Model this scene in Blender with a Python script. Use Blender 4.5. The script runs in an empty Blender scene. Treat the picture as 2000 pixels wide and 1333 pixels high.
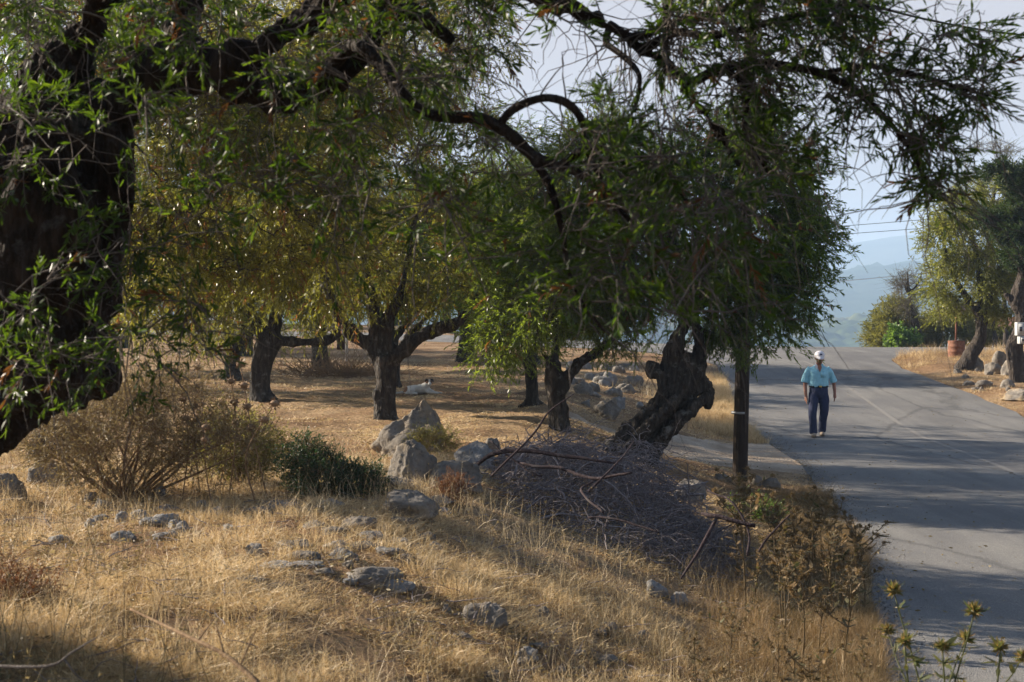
import bpy, math, random
import numpy as np
from mathutils import Vector

# ---------------------------------------------------------------- camera, light
C = bpy.context.scene.collection
scn = bpy.context.scene
FPX, CXP, HZ, EYE = 2747.0, 1000.0, 620.0, 2.4      # focal length in photo pixels, centre column, horizon row, eye height
cam_d = bpy.data.cameras.new('camera'); cam = bpy.data.objects.new('camera', cam_d); C.objects.link(cam)
cam.location = (0, 0, EYE); cam.rotation_euler = (math.radians(90), 0, 0)
cam_d.sensor_width = 36; cam_d.lens = FPX / 2000 * 36
cam_d.shift_y = -(666.5 - HZ) / 2000
cam_d.clip_start = 0.05; cam_d.clip_end = 30000
cam_d.dof.use_dof = True; cam_d.dof.focus_distance = 24; cam_d.dof.aperture_fstop = 6.3
scn.camera = cam
SUN_AZ = math.atan2(0.36, -0.93)          # direction TOWARDS the sun in the XY plane
SUN_EL = math.radians(24)
w = bpy.data.worlds.new('World'); scn.world = w; w.use_nodes = True
nt = w.node_tree; bg = nt.nodes['Background']
sky = nt.nodes.new('ShaderNodeTexSky'); sky.sky_type = 'NISHITA'; sky.sun_disc = False
sky.sun_elevation = SUN_EL; sky.sun_rotation = math.pi / 2 - SUN_AZ
sky.air_density = 1.0; sky.dust_density = .7; sky.ozone_density = 3.0
# milky summer air low over the horizon, clear blue above
tcw = nt.nodes.new('ShaderNodeTexCoord'); sxw = nt.nodes.new('ShaderNodeSeparateXYZ'); nt.links.new(tcw.outputs['Generated'], sxw.inputs[0])
mrw = nt.nodes.new('ShaderNodeMapRange'); mrw.interpolation_type = 'SMOOTHSTEP'
for i_, v_ in ((1, .15), (2, .6), (3, .95), (4, 0.0)): mrw.inputs[i_].default_value = v_
nt.links.new(sxw.outputs[2], mrw.inputs[0]); mxw = nt.nodes.new('ShaderNodeMix'); mxw.data_type = 'RGBA'; nt.links.new(mrw.outputs[0], mxw.inputs[0])
nt.links.new(sky.outputs[0], mxw.inputs[6]); mxw.inputs[7].default_value = (4.5, 3.95, 3.9, 1)
nt.links.new(mxw.outputs[2], bg.inputs[0]); bg.inputs[1].default_value = 0.05
sd = bpy.data.lights.new('sun', 'SUN'); sd.energy = 5.0; sd.angle = math.radians(0.5); sd.color = (1.0, 0.87, 0.71)
so = bpy.data.objects.new('sun', sd); C.objects.link(so)
sdir = Vector((math.cos(SUN_AZ) * math.cos(SUN_EL), math.sin(SUN_AZ) * math.cos(SUN_EL), math.sin(SUN_EL)))
so.rotation_euler = sdir.to_track_quat('Z', 'Y').to_euler(); so.location = (0, 0, 60)
scn.view_settings.view_transform = 'Standard'; scn.view_settings.look = 'None'
scn.view_settings.gamma = 1; scn.view_settings.exposure = 1.6
scn.cycles.transparent_max_bounces = 8
scn.cycles.volume_bounces = 1

# ---------------------------------------------------------------- helpers
def rs(seed): return np.random.RandomState(seed)
def tag(o, label=None, cat=None, group=None, kind=None):
    if label: o['label'] = label
    if cat: o['category'] = cat
    if group: o['group'] = group
    if kind: o['kind'] = kind
    return o
def thing(name, loc, label, cat, group=None):
    o = bpy.data.objects.new(name, None); C.objects.link(o); o.location = loc
    o.empty_display_size = 0.2
    return tag(o, label, cat, group)
def _hash(ix, iy, iz, seed):
    h = (ix * 374761393 + iy * 668265263 + iz * 2147483647 + seed * 974634777) & 0xFFFFFFFF
    h = ((h ^ (h >> 13)) * 1274126177) & 0xFFFFFFFF
    return ((h ^ (h >> 16)) & 0xFFFF) / 65535.0
def vnoise(P, seed=0):
    P = np.asarray(P, float); i = np.floor(P).astype(np.int64); f = P - i; f = f * f * (3 - 2 * f)
    r = 0
    for dx in (0, 1):
        wx = f[..., 0] if dx else 1 - f[..., 0]
        for dy in (0, 1):
            wy = f[..., 1] if dy else 1 - f[..., 1]
            for dz in (0, 1):
                wz = f[..., 2] if dz else 1 - f[..., 2]
                r = r + wx * wy * wz * _hash(i[..., 0] + dx, i[..., 1] + dy, i[..., 2] + dz, seed)
    return r * 2 - 1
def fbm(P, octaves=4, seed=0, gain=0.5):
    r = 0; a = 1.0; P = np.asarray(P, float)
    for k in range(octaves):
        r = r + a * vnoise(P, seed + k * 17); P = P * 2.03 + 11.3; a *= gain
    return r
def sstep(a, b, x):
    t = np.clip((np.asarray(x, float) - a) / (b - a), 0, 1); return t * t * (3 - 2 * t)
def nrm(v):
    return v / np.maximum(np.linalg.norm(v, axis=-1, keepdims=True), 1e-9)
def mesh_data(name, V, Fs, mat=None, attr=None, smooth=True, fmat=None, mats=None):
    me = bpy.data.meshes.new(name)
    V = np.asarray(V, np.float32).reshape(-1, 3)
    Fs = [np.asarray(F, np.int32) for F in Fs if len(F)]
    me.vertices.add(len(V)); me.vertices.foreach_set('co', V.ravel())
    nl = sum(F.size for F in Fs); npoly = sum(len(F) for F in Fs)
    me.loops.add(nl); me.polygons.add(npoly)
    me.loops.foreach_set('vertex_index', np.concatenate([F.ravel() for F in Fs]))
    st = []; o = 0
    for F in Fs:
        st.append(o + np.arange(len(F)) * F.shape[1]); o += F.size
    me.polygons.foreach_set('loop_start', np.concatenate(st).astype(np.int32))
    me.update(calc_edges=True)
    if smooth: me.polygons.foreach_set('use_smooth', np.ones(npoly, bool))
    if fmat is not None: me.polygons.foreach_set('material_index', np.asarray(fmat, np.int32))
    for m in (mats or ([mat] if mat else [])): me.materials.append(m)
    if attr is not None:
        a = me.attributes.new('v', 'FLOAT', 'POINT'); a.data.foreach_set('value', np.asarray(attr, np.float32).ravel())
    return me
def mk(name, V, Fs, mat, parent=None, attr=None, smooth=True, **kw):
    V = np.asarray(V, float).reshape(-1, 3)
    if parent is not None:
        V = V - np.array(wloc(parent))
    o = bpy.data.objects.new(name, mesh_data(name, V, Fs, mat, attr, smooth, **kw)); C.objects.link(o)
    if parent is not None: o.parent = parent
    return o
def wloc(o):
    l = Vector(o.location)
    while o.parent: o = o.parent; l = l + Vector(o.location)
    return l
class MB:
    def __init__(s): s.V = []; s.T = []; s.Q = []; s.A = []; s.n = 0
    def add(s, V, T=None, Q=None, a=0.5):
        V = np.asarray(V, float).reshape(-1, 3)
        if T is not None and len(T): s.T.append(np.asarray(T) + s.n)
        if Q is not None and len(Q): s.Q.append(np.asarray(Q) + s.n)
        s.V.append(V); s.A.append(np.broadcast_to(np.asarray(a, float), (len(V),))); s.n += len(V)
        return s
    def parts(s):
        return np.concatenate(s.V), [np.concatenate(x) for x in (s.T, s.Q) if x]
    def build(s, name, mat, parent=None, smooth=True):
        V, F = s.parts(); return mk(name, V, F, mat, parent, attr=np.concatenate(s.A), smooth=smooth)
def resample(pts, n):
    pts = np.asarray(pts, float)
    # Catmull-Rom through the points
    P = np.vstack([2 * pts[0] - pts[1], pts, 2 * pts[-1] - pts[-2]])
    k = len(pts) - 1; u = np.linspace(0, k, n); i = np.minimum(u.astype(int), k - 1); t = (u - i)[:, None]
    a, b, c, d = P[i], P[i + 1], P[i + 2], P[i + 3]
    return 0.5 * ((2 * b) + (-a + c) * t + (2 * a - 5 * b + 4 * c - d) * t**2 + (-a + 3 * b - 3 * c + d) * t**3)
def tube(pts, rad, sides=8, cap=True):
    pts = np.asarray(pts, float); n = len(pts); rad = np.broadcast_to(np.asarray(rad, float), (n,))
    T = nrm(np.gradient(pts, axis=0)); ref = np.array([0.0, 0, 1.0]) if abs(T[:, 2]).mean() < 0.8 else np.array([1.0, 0, 0])
    A = nrm(np.cross(T, ref)); B = np.cross(T, A)
    th = np.arange(sides) * 2 * np.pi / sides
    V = pts[:, None] + rad[:, None, None] * (np.cos(th)[None, :, None] * A[:, None] + np.sin(th)[None, :, None] * B[:, None])
    V = V.reshape(-1, 3)
    i, j = np.meshgrid(np.arange(n - 1), np.arange(sides), indexing='ij'); j2 = (j + 1) % sides
    Q = np.stack([i * sides + j, i * sides + j2, (i + 1) * sides + j2, (i + 1) * sides + j], -1).reshape(-1, 4)
    Tt = []
    if cap:
        V = np.vstack([V, pts[:1], pts[-1:]]); m = n * sides
        for q in range(sides):
            Tt.append((m, (q + 1) % sides, q)); Tt.append((m + 1, (n - 1) * sides + q, (n - 1) * sides + (q + 1) % sides))
    return V, np.array(Tt, int).reshape(-1, 3), Q
def etube(pts, rx, ry, sides=20):
    """closed tube of horizontal ellipses"""
    pts = np.asarray(pts, float); n = len(pts); rx = np.asarray(rx, float); ry = np.asarray(ry, float)
    th = np.arange(sides) * 2 * np.pi / sides
    V = np.repeat(pts[:, None], sides, 1).copy()
    V[..., 0] += rx[:, None] * np.cos(th); V[..., 1] += ry[:, None] * np.sin(th); V = V.reshape(-1, 3)
    i, j = np.meshgrid(np.arange(n - 1), np.arange(sides), indexing='ij'); j2 = (j + 1) % sides
    Q = np.stack([i * sides + j, i * sides + j2, (i + 1) * sides + j2, (i + 1) * sides + j], -1).reshape(-1, 4)
    V = np.vstack([V, pts[:1], pts[-1:]]); m = n * sides; T = []
    for q in range(sides):
        T.append((m, (q + 1) % sides, q)); T.append((m + 1, (n - 1) * sides + q, (n - 1) * sides + (q + 1) % sides))
    return V, np.array(T), Q
def tubes(P, R, sides=3):
    """many open tubes at once; P (m,n,3), R (m,n)"""
    m, n, _ = P.shape
    T = nrm(np.gradient(P, axis=1)); ref = np.zeros_like(T); ref[..., 2] = 1
    bad = np.abs(T[..., 2]) > 0.93; ref[bad] = (1, 0, 0)
    A = nrm(np.cross(T, ref)); B = np.cross(T, A); th = np.arange(sides) * 2 * np.pi / sides
    V = P[:, :, None] + R[:, :, None, None] * (np.cos(th)[:, None] * A[:, :, None] + np.sin(th)[:, None] * B[:, :, None])
    k, i, j = np.meshgrid(np.arange(m), np.arange(n - 1), np.arange(sides), indexing='ij'); b = k * n * sides; j2 = (j + 1) % sides
    Q = np.stack([b + i * sides + j, b + i * sides + j2, b + (i + 1) * sides + j2, b + (i + 1) * sides + j], -1).reshape(-1, 4)
    return V.reshape(-1, 3), Q
def leaf_mesh(base, d, wax, L, W, fine=False, bend=0.0):
    """lance leaves; returns V, T, Q (indices) and verts per leaf"""
    m = len(base); d = nrm(d); wax = nrm(wax - (wax * d).sum(-1, keepdims=True) * d); nn = np.cross(d, wax)
    L = L[:, None]; W = W[:, None] * 0.5
    if not fine:
        V = np.stack([base, base + d * L * .45 + wax * W, base + d * L + nn * bend * L, base + d * L * .45 - wax * W], 1)
        o = np.arange(m)[:, None] * 4
        return V.reshape(-1, 3), None, o + np.array([[0, 1, 2, 3]]), 4
    c = nn * bend * L
    V = np.stack([base, base + d * L * .25 + wax * W * .8 + c * .05, base + d * L * .25 - wax * W * .8 + c * .05,
                  base + d * L * .6 + wax * W + c * .35, base + d * L * .6 - wax * W + c * .35, base + d * L + c], 1)
    o = np.arange(m)[:, None] * 6
    return V.reshape(-1, 3), np.vstack([o + np.array([[0, 1, 2]]), o + np.array([[3, 5, 4]])]), o + np.array([[1, 3, 4, 2]]), 6
def foliage(cen, out, r, per=12, L=(.3, .6), nl=20, leaf=(.06, .013), droop=.35, spread=.9, fine=False, tw=.0025, tmin=.15, vbias=0, rust=.02, bend=.15, jit=.08):
    """leafy shoots bursting from clump centres; returns (leaf MB), (twig MB)"""
    m = len(cen) * per; c = np.repeat(cen, per, 0) + r.normal(0, jit, (m, 3)); o = np.repeat(out, per, 0)
    d = nrm(o * 0.7 + nrm(r.normal(0, 1, (m, 3))) * spread + np.array([0, 0, -.1]))
    ll = r.uniform(*L, m)
    t = np.linspace(0, 1, 5); side = r.normal(0, .12, (m, 3))
    def P(tt): # tt (k,) or (m,k)
        tt = np.broadcast_to(tt, (m, np.shape(tt)[-1]))[..., None]
        return c[:, None] + d[:, None] * (ll[:, None, None] * tt) + (np.array([0, 0, -1.0]) * droop + side)[:, None] * (ll[:, None, None] * tt**2)
    pts = P(t); R = np.broadcast_to(tw * (1.3 - t), (m, 5))
    TV, TQ = tubes(pts, R, 3)
    tl = np.broadcast_to(np.linspace(tmin, 1, nl), (m, nl)) + r.uniform(-.02, .02, (m, nl))
    bp = P(tl); tan = nrm(P(tl + .03) - bp)
    rnd = r.normal(0, 1, (m, nl, 3)); S = nrm(np.cross(tan, rnd)); al = r.uniform(.45, 1.05, (m, nl, 1)); al = al * (1.15 - .6 * tl[..., None])
    ld = nrm(tan * np.cos(al) + S * np.sin(al) + np.array([0, 0, -.12]))
    wx = np.cross(ld, tan) + .5 * r.normal(0, 1, (m, nl, 3))
    sz = r.uniform(.65, 1.15, (m * nl))
    V, T, Q, k = leaf_mesh(bp.reshape(-1, 3), ld.reshape(-1, 3), wx.reshape(-1, 3), leaf[0] * sz, leaf[1] * sz, fine, r.uniform(-bend, bend, (m * nl, 1)))
    cl = np.repeat(r.uniform(-.18, .18, len(cen)), per * nl)
    v = np.clip(.42 + vbias + cl + r.normal(0, .13, m * nl), 0, .84)
    shoot_r = np.repeat(r.rand(m) < rust, nl); v[shoot_r] = .97
    lb = MB(); lb.add(V, T, Q, np.repeat(v, k)); tb = MB(); tb.add(TV, None, TQ, .5)
    return lb, tb
def clumps(ell, n, r, shell=.35):
    """points in a union of ellipsoids (centre, radii), biased to the shell; outward directions"""
    vol = np.array([e[1][0] * e[1][1] * e[1][2] for e in ell])**.75; ks = r.choice(len(ell), n, p=vol / vol.sum())
    u = nrm(r.normal(0, 1, (n, 3))); rad = (shell + (1 - shell) * r.rand(n))**.6
    c = np.array([ell[k][0] for k in ks]); s = np.array([ell[k][1] for k in ks])
    return c + u * s * rad[:, None], nrm(u / s)
def connect(nodes, cen, r, rmax=.035, k=.018, sides=5, sag=.1, rmin=.004):
    """grow a branch to every clump centre from the nearest existing wood"""
    nodes = np.asarray(nodes, float); P = []; R = []
    order = np.argsort(np.min(np.linalg.norm(cen[:, None] - nodes[None], axis=-1), axis=1))
    for i in order:
        c = cen[i]; d = np.linalg.norm(nodes - c, axis=1) + np.maximum(nodes[:, 2] - c[2], 0) * .2
        b = nodes[np.argmin(d)]; D = np.linalg.norm(c - b)
        if D < .02: continue
        mid = (b + c) / 2 + r.normal(0, .13, 3) * D + np.array([0, 0, sag * D])
        q = resample([b, mid, c], 6); q[1:-1] += r.normal(0, .02 * D + .004, (4, 3))
        P.append(q); r0 = min(rmax, rmin + k * D); R.append(np.linspace(r0, max(rmin * .7, r0 * .35), 6)); nodes = np.vstack([nodes, q[2:]])
    mb = MB()
    if P:
        V, Q = tubes(np.array(P), np.array(R), sides); mb.add(V, None, Q)
    return mb, nodes
def organic(parts, voxel=.03, smooth=3):
    """fuse closed shapes into one continuous skin"""
    mb = MB()
    for p in parts: mb.add(*p)
    V, F = mb.parts(); o = bpy.data.objects.new('tmp', mesh_data('tmp', V, F)); C.objects.link(o)
    m = o.modifiers.new('r', 'REMESH'); m.mode = 'VOXEL'; m.voxel_size = voxel
    if smooth: s = o.modifiers.new('s', 'SMOOTH'); s.iterations = smooth; s.factor = .6
    dg = bpy.context.evaluated_depsgraph_get(); me = bpy.data.meshes.new_from_object(o.evaluated_get(dg))
    V = np.empty(len(me.vertices) * 3); me.vertices.foreach_get('co', V); V = V.reshape(-1, 3)
    N = np.empty(len(me.vertices) * 3); me.vertices.foreach_get('normal', N); N = N.reshape(-1, 3)
    lt = np.empty(len(me.polygons), np.int32); me.polygons.foreach_get('loop_total', lt)
    li = np.empty(len(me.loops), np.int32); me.loops.foreach_get('vertex_index', li)
    st = np.empty(len(me.polygons), np.int32); me.polygons.foreach_get('loop_start', st)
    Fq = [li[st[lt == k][:, None] + np.arange(k)] for k in (3, 4) if (lt == k).any()]
    bpy.data.objects.remove(o); bpy.data.meshes.remove(me)
    return V, N, Fq
def sphere(c, s, seg=16, rings=10):
    th = np.linspace(0, np.pi, rings + 1)[1:-1]
    pts = np.array([[c[0], c[1], c[2] - s[2] * np.cos(t)] for t in th]); V, T, Q = etube(pts, s[0] * np.sin(th), s[1] * np.sin(th), seg)
    V[-2] = (c[0], c[1], c[2] - s[2]); V[-1] = (c[0], c[1], c[2] + s[2]); return V, T, Q
def box(c, s, rot=0):
    V = np.array([[x, y, z] for x in (-.5, .5) for y in (-.5, .5) for z in (-.5, .5)]) * np.array(s)
    cs, sn = math.cos(rot), math.sin(rot); V = np.stack([V[:, 0] * cs - V[:, 1] * sn, V[:, 0] * sn + V[:, 1] * cs, V[:, 2]], -1) + np.array(c)
    return V, None, np.array([[0, 1, 3, 2], [4, 6, 7, 5], [0, 4, 5, 1], [2, 3, 7, 6], [0, 2, 6, 4], [1, 5, 7, 3]])
def at(px, py, Y): return np.array([(px - CXP) * Y / FPX, Y, EYE - (py - HZ) * Y / FPX])

# ---------------------------------------------------------------- materials
def newmat(name):
    m = bpy.data.materials.new(name); m.use_nodes = True; n = m.node_tree
    return m, n, n.nodes['Principled BSDF'], n.nodes['Material Output']
def ramp(n, stops):
    r = n.nodes.new('ShaderNodeValToRGB'); e = r.color_ramp.elements
    while len(e) < len(stops): e.new(.5)
    for k, (p, c) in zip(e, stops): k.position = p; k.color = (*c, 1)
    return r
def noise(n, scale, detail=5, rough=.55, vec=None, dist=0):
    t = n.nodes.new('ShaderNodeTexNoise'); t.inputs['Scale'].default_value = scale; t.inputs['Detail'].default_value = detail
    t.inputs['Roughness'].default_value = rough; t.inputs['Distortion'].default_value = dist
    if vec is not None: n.links.new(vec, t.inputs['Vector'])
    return t
def mapping(n, scale=(1, 1, 1), rot=(0, 0, 0)):
    tc = n.nodes.new('ShaderNodeTexCoord'); mp = n.nodes.new('ShaderNodeMapping'); mp.inputs['Scale'].default_value = scale; mp.inputs['Rotation'].default_value = rot
    n.links.new(tc.outputs['Object'], mp.inputs['Vector']); return mp.outputs['Vector']
def mixc(n, fac, a, b, mode='MIX'):
    m = n.nodes.new('ShaderNodeMix'); m.data_type = 'RGBA'; m.blend_type = mode
    for s, v in ((m.inputs[0], fac), (m.inputs[6], a), (m.inputs[7], b)):
        if hasattr(v, 'is_linked') or hasattr(v, 'links'): n.links.new(v, s)
        elif isinstance(v, tuple): s.default_value = (*v, 1)
        else: s.default_value = v
    return m.outputs[2]
def bump(n, bs, h, strength=.5, dist=.02):
    b = n.nodes.new('ShaderNodeBump'); b.inputs['Strength'].default_value = strength; b.inputs['Distance'].default_value = dist
    n.links.new(h, b.inputs['Height']); n.links.new(b.outputs[0], bs.inputs['Normal'])
def leafmat(name, stops, trans, tfac=.4, rough=.42, spec=.45):
    m, n, bs, out = newmat(name)
    a = n.nodes.new('ShaderNodeAttribute'); a.attribute_name = 'v'
    r = ramp(n, stops); n.links.new(a.outputs['Fac'], r.inputs[0]); n.links.new(r.outputs[0], bs.inputs['Base Color'])
    bs.inputs['Roughness'].default_value = rough; bs.inputs['Specular IOR Level'].default_value = spec
    r2 = ramp(n, trans); n.links.new(a.outputs['Fac'], r2.inputs[0])
    t = n.nodes.new('ShaderNodeBsdfTranslucent'); n.links.new(r2.outputs[0], t.inputs[0])
    x = n.nodes.new('ShaderNodeMixShader'); x.inputs[0].default_value = tfac
    n.links.new(bs.outputs[0], x.inputs[1]); n.links.new(t.outputs[0], x.inputs[2]); n.links.new(x.outputs[0], out.inputs[0])
    return m
OLIVE = leafmat('olive_leaf', [(0, (.014, .030, .008)), (.45, (.030, .056, .013)), (.84, (.058, .088, .024)), (.9, (.13, .055, .02)), (1, (.16, .07, .025))],
                [(0, (.08, .16, .008)), (.45, (.18, .29, .014)), (.84, (.32, .41, .03)), (.9, (.22, .09, .02)), (1, (.28, .11, .02))], .48, .34, .5)
OLIVEFG = leafmat('shade_darkened_olive_leaf', [(0, (.008, .022, .004)), (.45, (.018, .044, .008)), (.84, (.036, .068, .014)), (.9, (.08, .034, .013)), (1, (.10, .045, .016))],
                [(0, (.045, .09, .004)), (.45, (.10, .18, .008)), (.84, (.19, .27, .016)), (.9, (.14, .055, .013)), (1, (.17, .07, .014))], .4, .45, .3)  # darker copy of the olive leaf, near crown's shade put into its colour
OLIVEY = leafmat('olive_leaf_yellowing', [(0, (.024, .034, .006)), (.45, (.048, .060, .010)), (.84, (.09, .095, .022)), (.9, (.16, .07, .02)), (1, (.2, .09, .03))],
                [(0, (.17, .17, .015)), (.45, (.31, .31, .03)), (.84, (.46, .42, .06)), (.9, (.3, .12, .03)), (1, (.36, .16, .04))], .5, .32, .55)
ALMOND = leafmat('almond_leaf', [(0, (.07, .085, .02)), (.5, (.13, .145, .035)), (1, (.2, .19, .06))], [(0, (.22, .25, .03)), (.5, (.38, .40, .06)), (1, (.5, .46, .10))], .45, .45)
BUSHM = leafmat('bush_leaf', [(0, (.045, .05, .018)), (.5, (.11, .115, .03)), (1, (.18, .165, .055))], [(0, (.16, .17, .03)), (.5, (.30, .29, .05)), (1, (.42, .37, .09))], .42, .55)
GREENM = leafmat('green_bush_leaf', [(0, (.014, .035, .012)), (.5, (.022, .055, .018)), (1, (.05, .09, .025))], [(0, (.02, .06, .01)), (.5, (.04, .10, .02)), (1, (.09, .16, .03))], .3, .5)
FRESHM = leafmat('fresh_leaf', [(0, (.05, .1, .02)), (.5, (.09, .16, .03)), (1, (.17, .24, .06))], [(0, (.1, .2, .02)), (.5, (.2, .34, .04)), (1, (.35, .45, .08))], .4, .45)
CONIF = leafmat('conifer_needle', [(0, (.012, .028, .008)), (.5, (.024, .05, .012)), (1, (.06, .085, .018))], [(0, (.03, .06, .01)), (.5, (.08, .14, .015)), (1, (.18, .22, .03))], .25, .55)
STRAW = leafmat('dry_straw', [(0, (.12, .075, .04)), (.25, (.30, .20, .10)), (.6, (.56, .40, .20)), (1, (.76, .62, .40))], [(0, (.18, .10, .04)), (.25, (.38, .24, .10)), (.6, (.60, .42, .18)), (1, (.72, .56, .31))], .3, .5, .35)
DRYLEAF = leafmat('dry_shrub_leaf', [(0, (.10, .075, .035)), (.5, (.19, .15, .07)), (1, (.33, .27, .14))], [(0, (.16, .11, .04)), (.5, (.28, .21, .08)), (1, (.4, .32, .14))], .3, .6)
THIST = leafmat('dry_thistle', [(0, (.05, .075, .02)), (.3, (.085, .07, .032)), (.6, (.16, .11, .052)), (1, (.32, .22, .11))], [(0, (.1, .14, .03)), (.3, (.16, .13, .04)), (.6, (.22, .14, .055)), (1, (.38, .25, .10))], .3, .6)
RUSTW = leafmat('rusty_dead_needles', [(0, (.10, .04, .015)), (1, (.22, .09, .03))], [(0, (.14, .05, .015)), (1, (.3, .11, .03))], .3, .6)
def barkmat(name, dark, mid, light, sc=1.0, lich=.5, vec=(7, 7, 2.2), bstr=.9):
    m, n, bs, out = newmat(name); v = mapping(n, tuple(a * sc for a in vec))
    n1 = noise(n, 1.6, 8, .65, v, .6); n2 = noise(n, .5, 4, .6, v); 
    r = ramp(n, [(.28, dark), (.5, mid), (.75, light)]); n.links.new(n1.outputs[0], r.inputs[0])
    v2 = mapping(n, (3.2, 3.2, 3.2)); n3 = noise(n, 2.2, 9, .7, v2); r3 = ramp(n, [(.56, (0, 0, 0)), (.68, (lich,) * 3)]); n.links.new(n3.outputs[0], r3.inputs[0])
    c = mixc(n, r3.outputs[0], r.outputs[0], (.36, .37, .35)); n.links.new(c, bs.inputs['Base Color'])
    bs.inputs['Roughness'].default_value = .92; bs.inputs['Specular IOR Level'].default_value = .2
    vo = n.nodes.new('ShaderNodeTexVoronoi'); vo.feature = 'DISTANCE_TO_EDGE'; vo.inputs['Scale'].default_value = 2.6; n.links.new(v, vo.inputs['Vector'])
    ad = n.nodes.new('ShaderNodeMath'); ad.operation = 'ADD'; n.links.new(n1.outputs[0], ad.inputs[0]); n.links.new(vo.outputs[0], ad.inputs[1])
    bump(n, bs, ad.outputs[0], bstr, .05); return m
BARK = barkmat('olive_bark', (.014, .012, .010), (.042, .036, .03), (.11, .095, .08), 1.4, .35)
BARKFG = barkmat('shade_darkened_olive_bark', (.008, .006, .005), (.024, .017, .013), (.06, .044, .033), 1.8, .18)  # olive bark darkened, canopy shade on the near trunk put into the colour
BARKDK = barkmat('dark_bark', (.02, .016, .013), (.05, .04, .033), (.1, .085, .07), 1, .15)
TWIG = barkmat('twig_bark', (.05, .042, .036), (.11, .095, .085), (.18, .16, .145), 4, .1, bstr=.2)
TWIGP = barkmat('cut_branch_bark', (.075, .062, .064), (.19, .165, .165), (.38, .34, .34), 4, .15, bstr=.3)
TWIGD = barkmat('dry_stem_bark', (.10, .06, .035), (.2, .13, .075), (.32, .23, .13), 4, .05, bstr=.2)
def plain(name, col, rough=.7, var=.25, sc=12, bs_=.15, metal=0, spec=.4):
    m, n, bs, out = newmat(name); v = mapping(n)
    n1 = noise(n, sc, 6, .6, v); lo = tuple(c * (1 - var) for c in col); hi = tuple(min(1, c * (1 + var)) for c in col)
    r = ramp(n, [(.3, lo), (.7, hi)]); n.links.new(n1.outputs[0], r.inputs[0]); n.links.new(r.outputs[0], bs.inputs['Base Color'])
    bs.inputs['Roughness'].default_value = rough; bs.inputs['Metallic'].default_value = metal; bs.inputs['Specular IOR Level'].default_value = spec
    if bs_: bump(n, bs, n1.outputs[0], bs_, .01)
    return m
def rockmat(name, a, b, c):
    m, n, bs, out = newmat(name); v = mapping(n)
    n1 = noise(n, 5, 10, .68, v, .3); n2 = noise(n, 1.7, 4, .5, v); n3 = noise(n, 24, 8, .7, v)
    r = ramp(n, [(.3, a), (.5, b), (.68, c)]); n.links.new(n1.outputs[0], r.inputs[0])
    r2 = ramp(n, [(.48, (0, 0, 0)), (.62, (.7, .7, .7))]); n.links.new(n2.outputs[0], r2.inputs[0])
    cc = mixc(n, r2.outputs[0], r.outputs[0], (.33, .24, .13)); 
    r3 = ramp(n, [(.56, (0, 0, 0)), (.62, (.75, .75, .75))]); n.links.new(n3.outputs[0], r3.inputs[0])
    cc = mixc(n, r3.outputs[0], cc, (.09, .085, .08))
    n.links.new(cc, bs.inputs['Base Color']); bs.inputs['Roughness'].default_value = .93; bs.inputs['Specular IOR Level'].default_value = .15
    ad = n.nodes.new('ShaderNodeMath'); ad.operation = 'ADD'; n.links.new(n1.outputs[0], ad.inputs[0]); n.links.new(n3.outputs[0], ad.inputs[1])
    bump(n, bs, ad.outputs[0], .8, .03); return m
ROCK = rockmat('limestone', (.10, .09, .08), (.19, .17, .145), (.30, .275, .24))
ROCKW = rockmat('pale_limestone', (.15, .145, .14), (.225, .22, .21), (.42, .40, .38))

# ---------------------------------------------------------------- terrain
yl = np.array([-60, 0, 9.25, 14.8, 20, 22.7, 27.5, 30.5, 35, 39, 43, 46, 49, 53, 58, 68, 78, 130.])
xl = np.array([-6, 1.3, 2.46, 3.7, 4.35, 4.7, 4.9, 4.95, 5.45, 5.9, 6.3, 5.9, 4.6, 2.0, -1.5, -10, -40, -300.])
yr = np.array([-60, 0, 9.25, 20, 31, 35.8, 40, 42, 45, 46.6, 47.6, 48.6, 49.2, 49.6])
xr = np.array([1, 8, 9.2, 10.4, 11.35, 11.7, 11.65, 11.65, 12.1, 12.8, 14, 18, 28, 60.])
def eL(Y): return np.interp(Y, yl, xl)
def eR(Y): return np.where(Y < 49.6, np.interp(Y, yr, xr), 300)
oX = np.array([-300, -40, -10, 0, 6, 10, 14, 20, 40, 80, 300.]); oY = np.array([140, 85, 75, 67, 60, 55, 53.2, 52.8, 53, 55, 70.])
def eOut(X): return np.interp(X, oX, oY)          # far kerb of the junction
def zroad(X, Y):
    a = np.interp(Y, [-60, 0, 28, 31, 35, 39, 43, 47, 51, 53, 56], [-.6, 0, 0, .17, .4, .66, .93, 1.12, 1.235, 1.26, 1.25])
    b = np.interp(Y, [28, 31, 35, 39, 43, 47, 51, 56, 66, 74, 90], [0, .17, .4, .66, .93, 1.12, 1.25, 1.3, 1.42, 1.62, 1.75])
    t = sstep(12, -2, X); return a * (1 - t) + b * t
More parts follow.
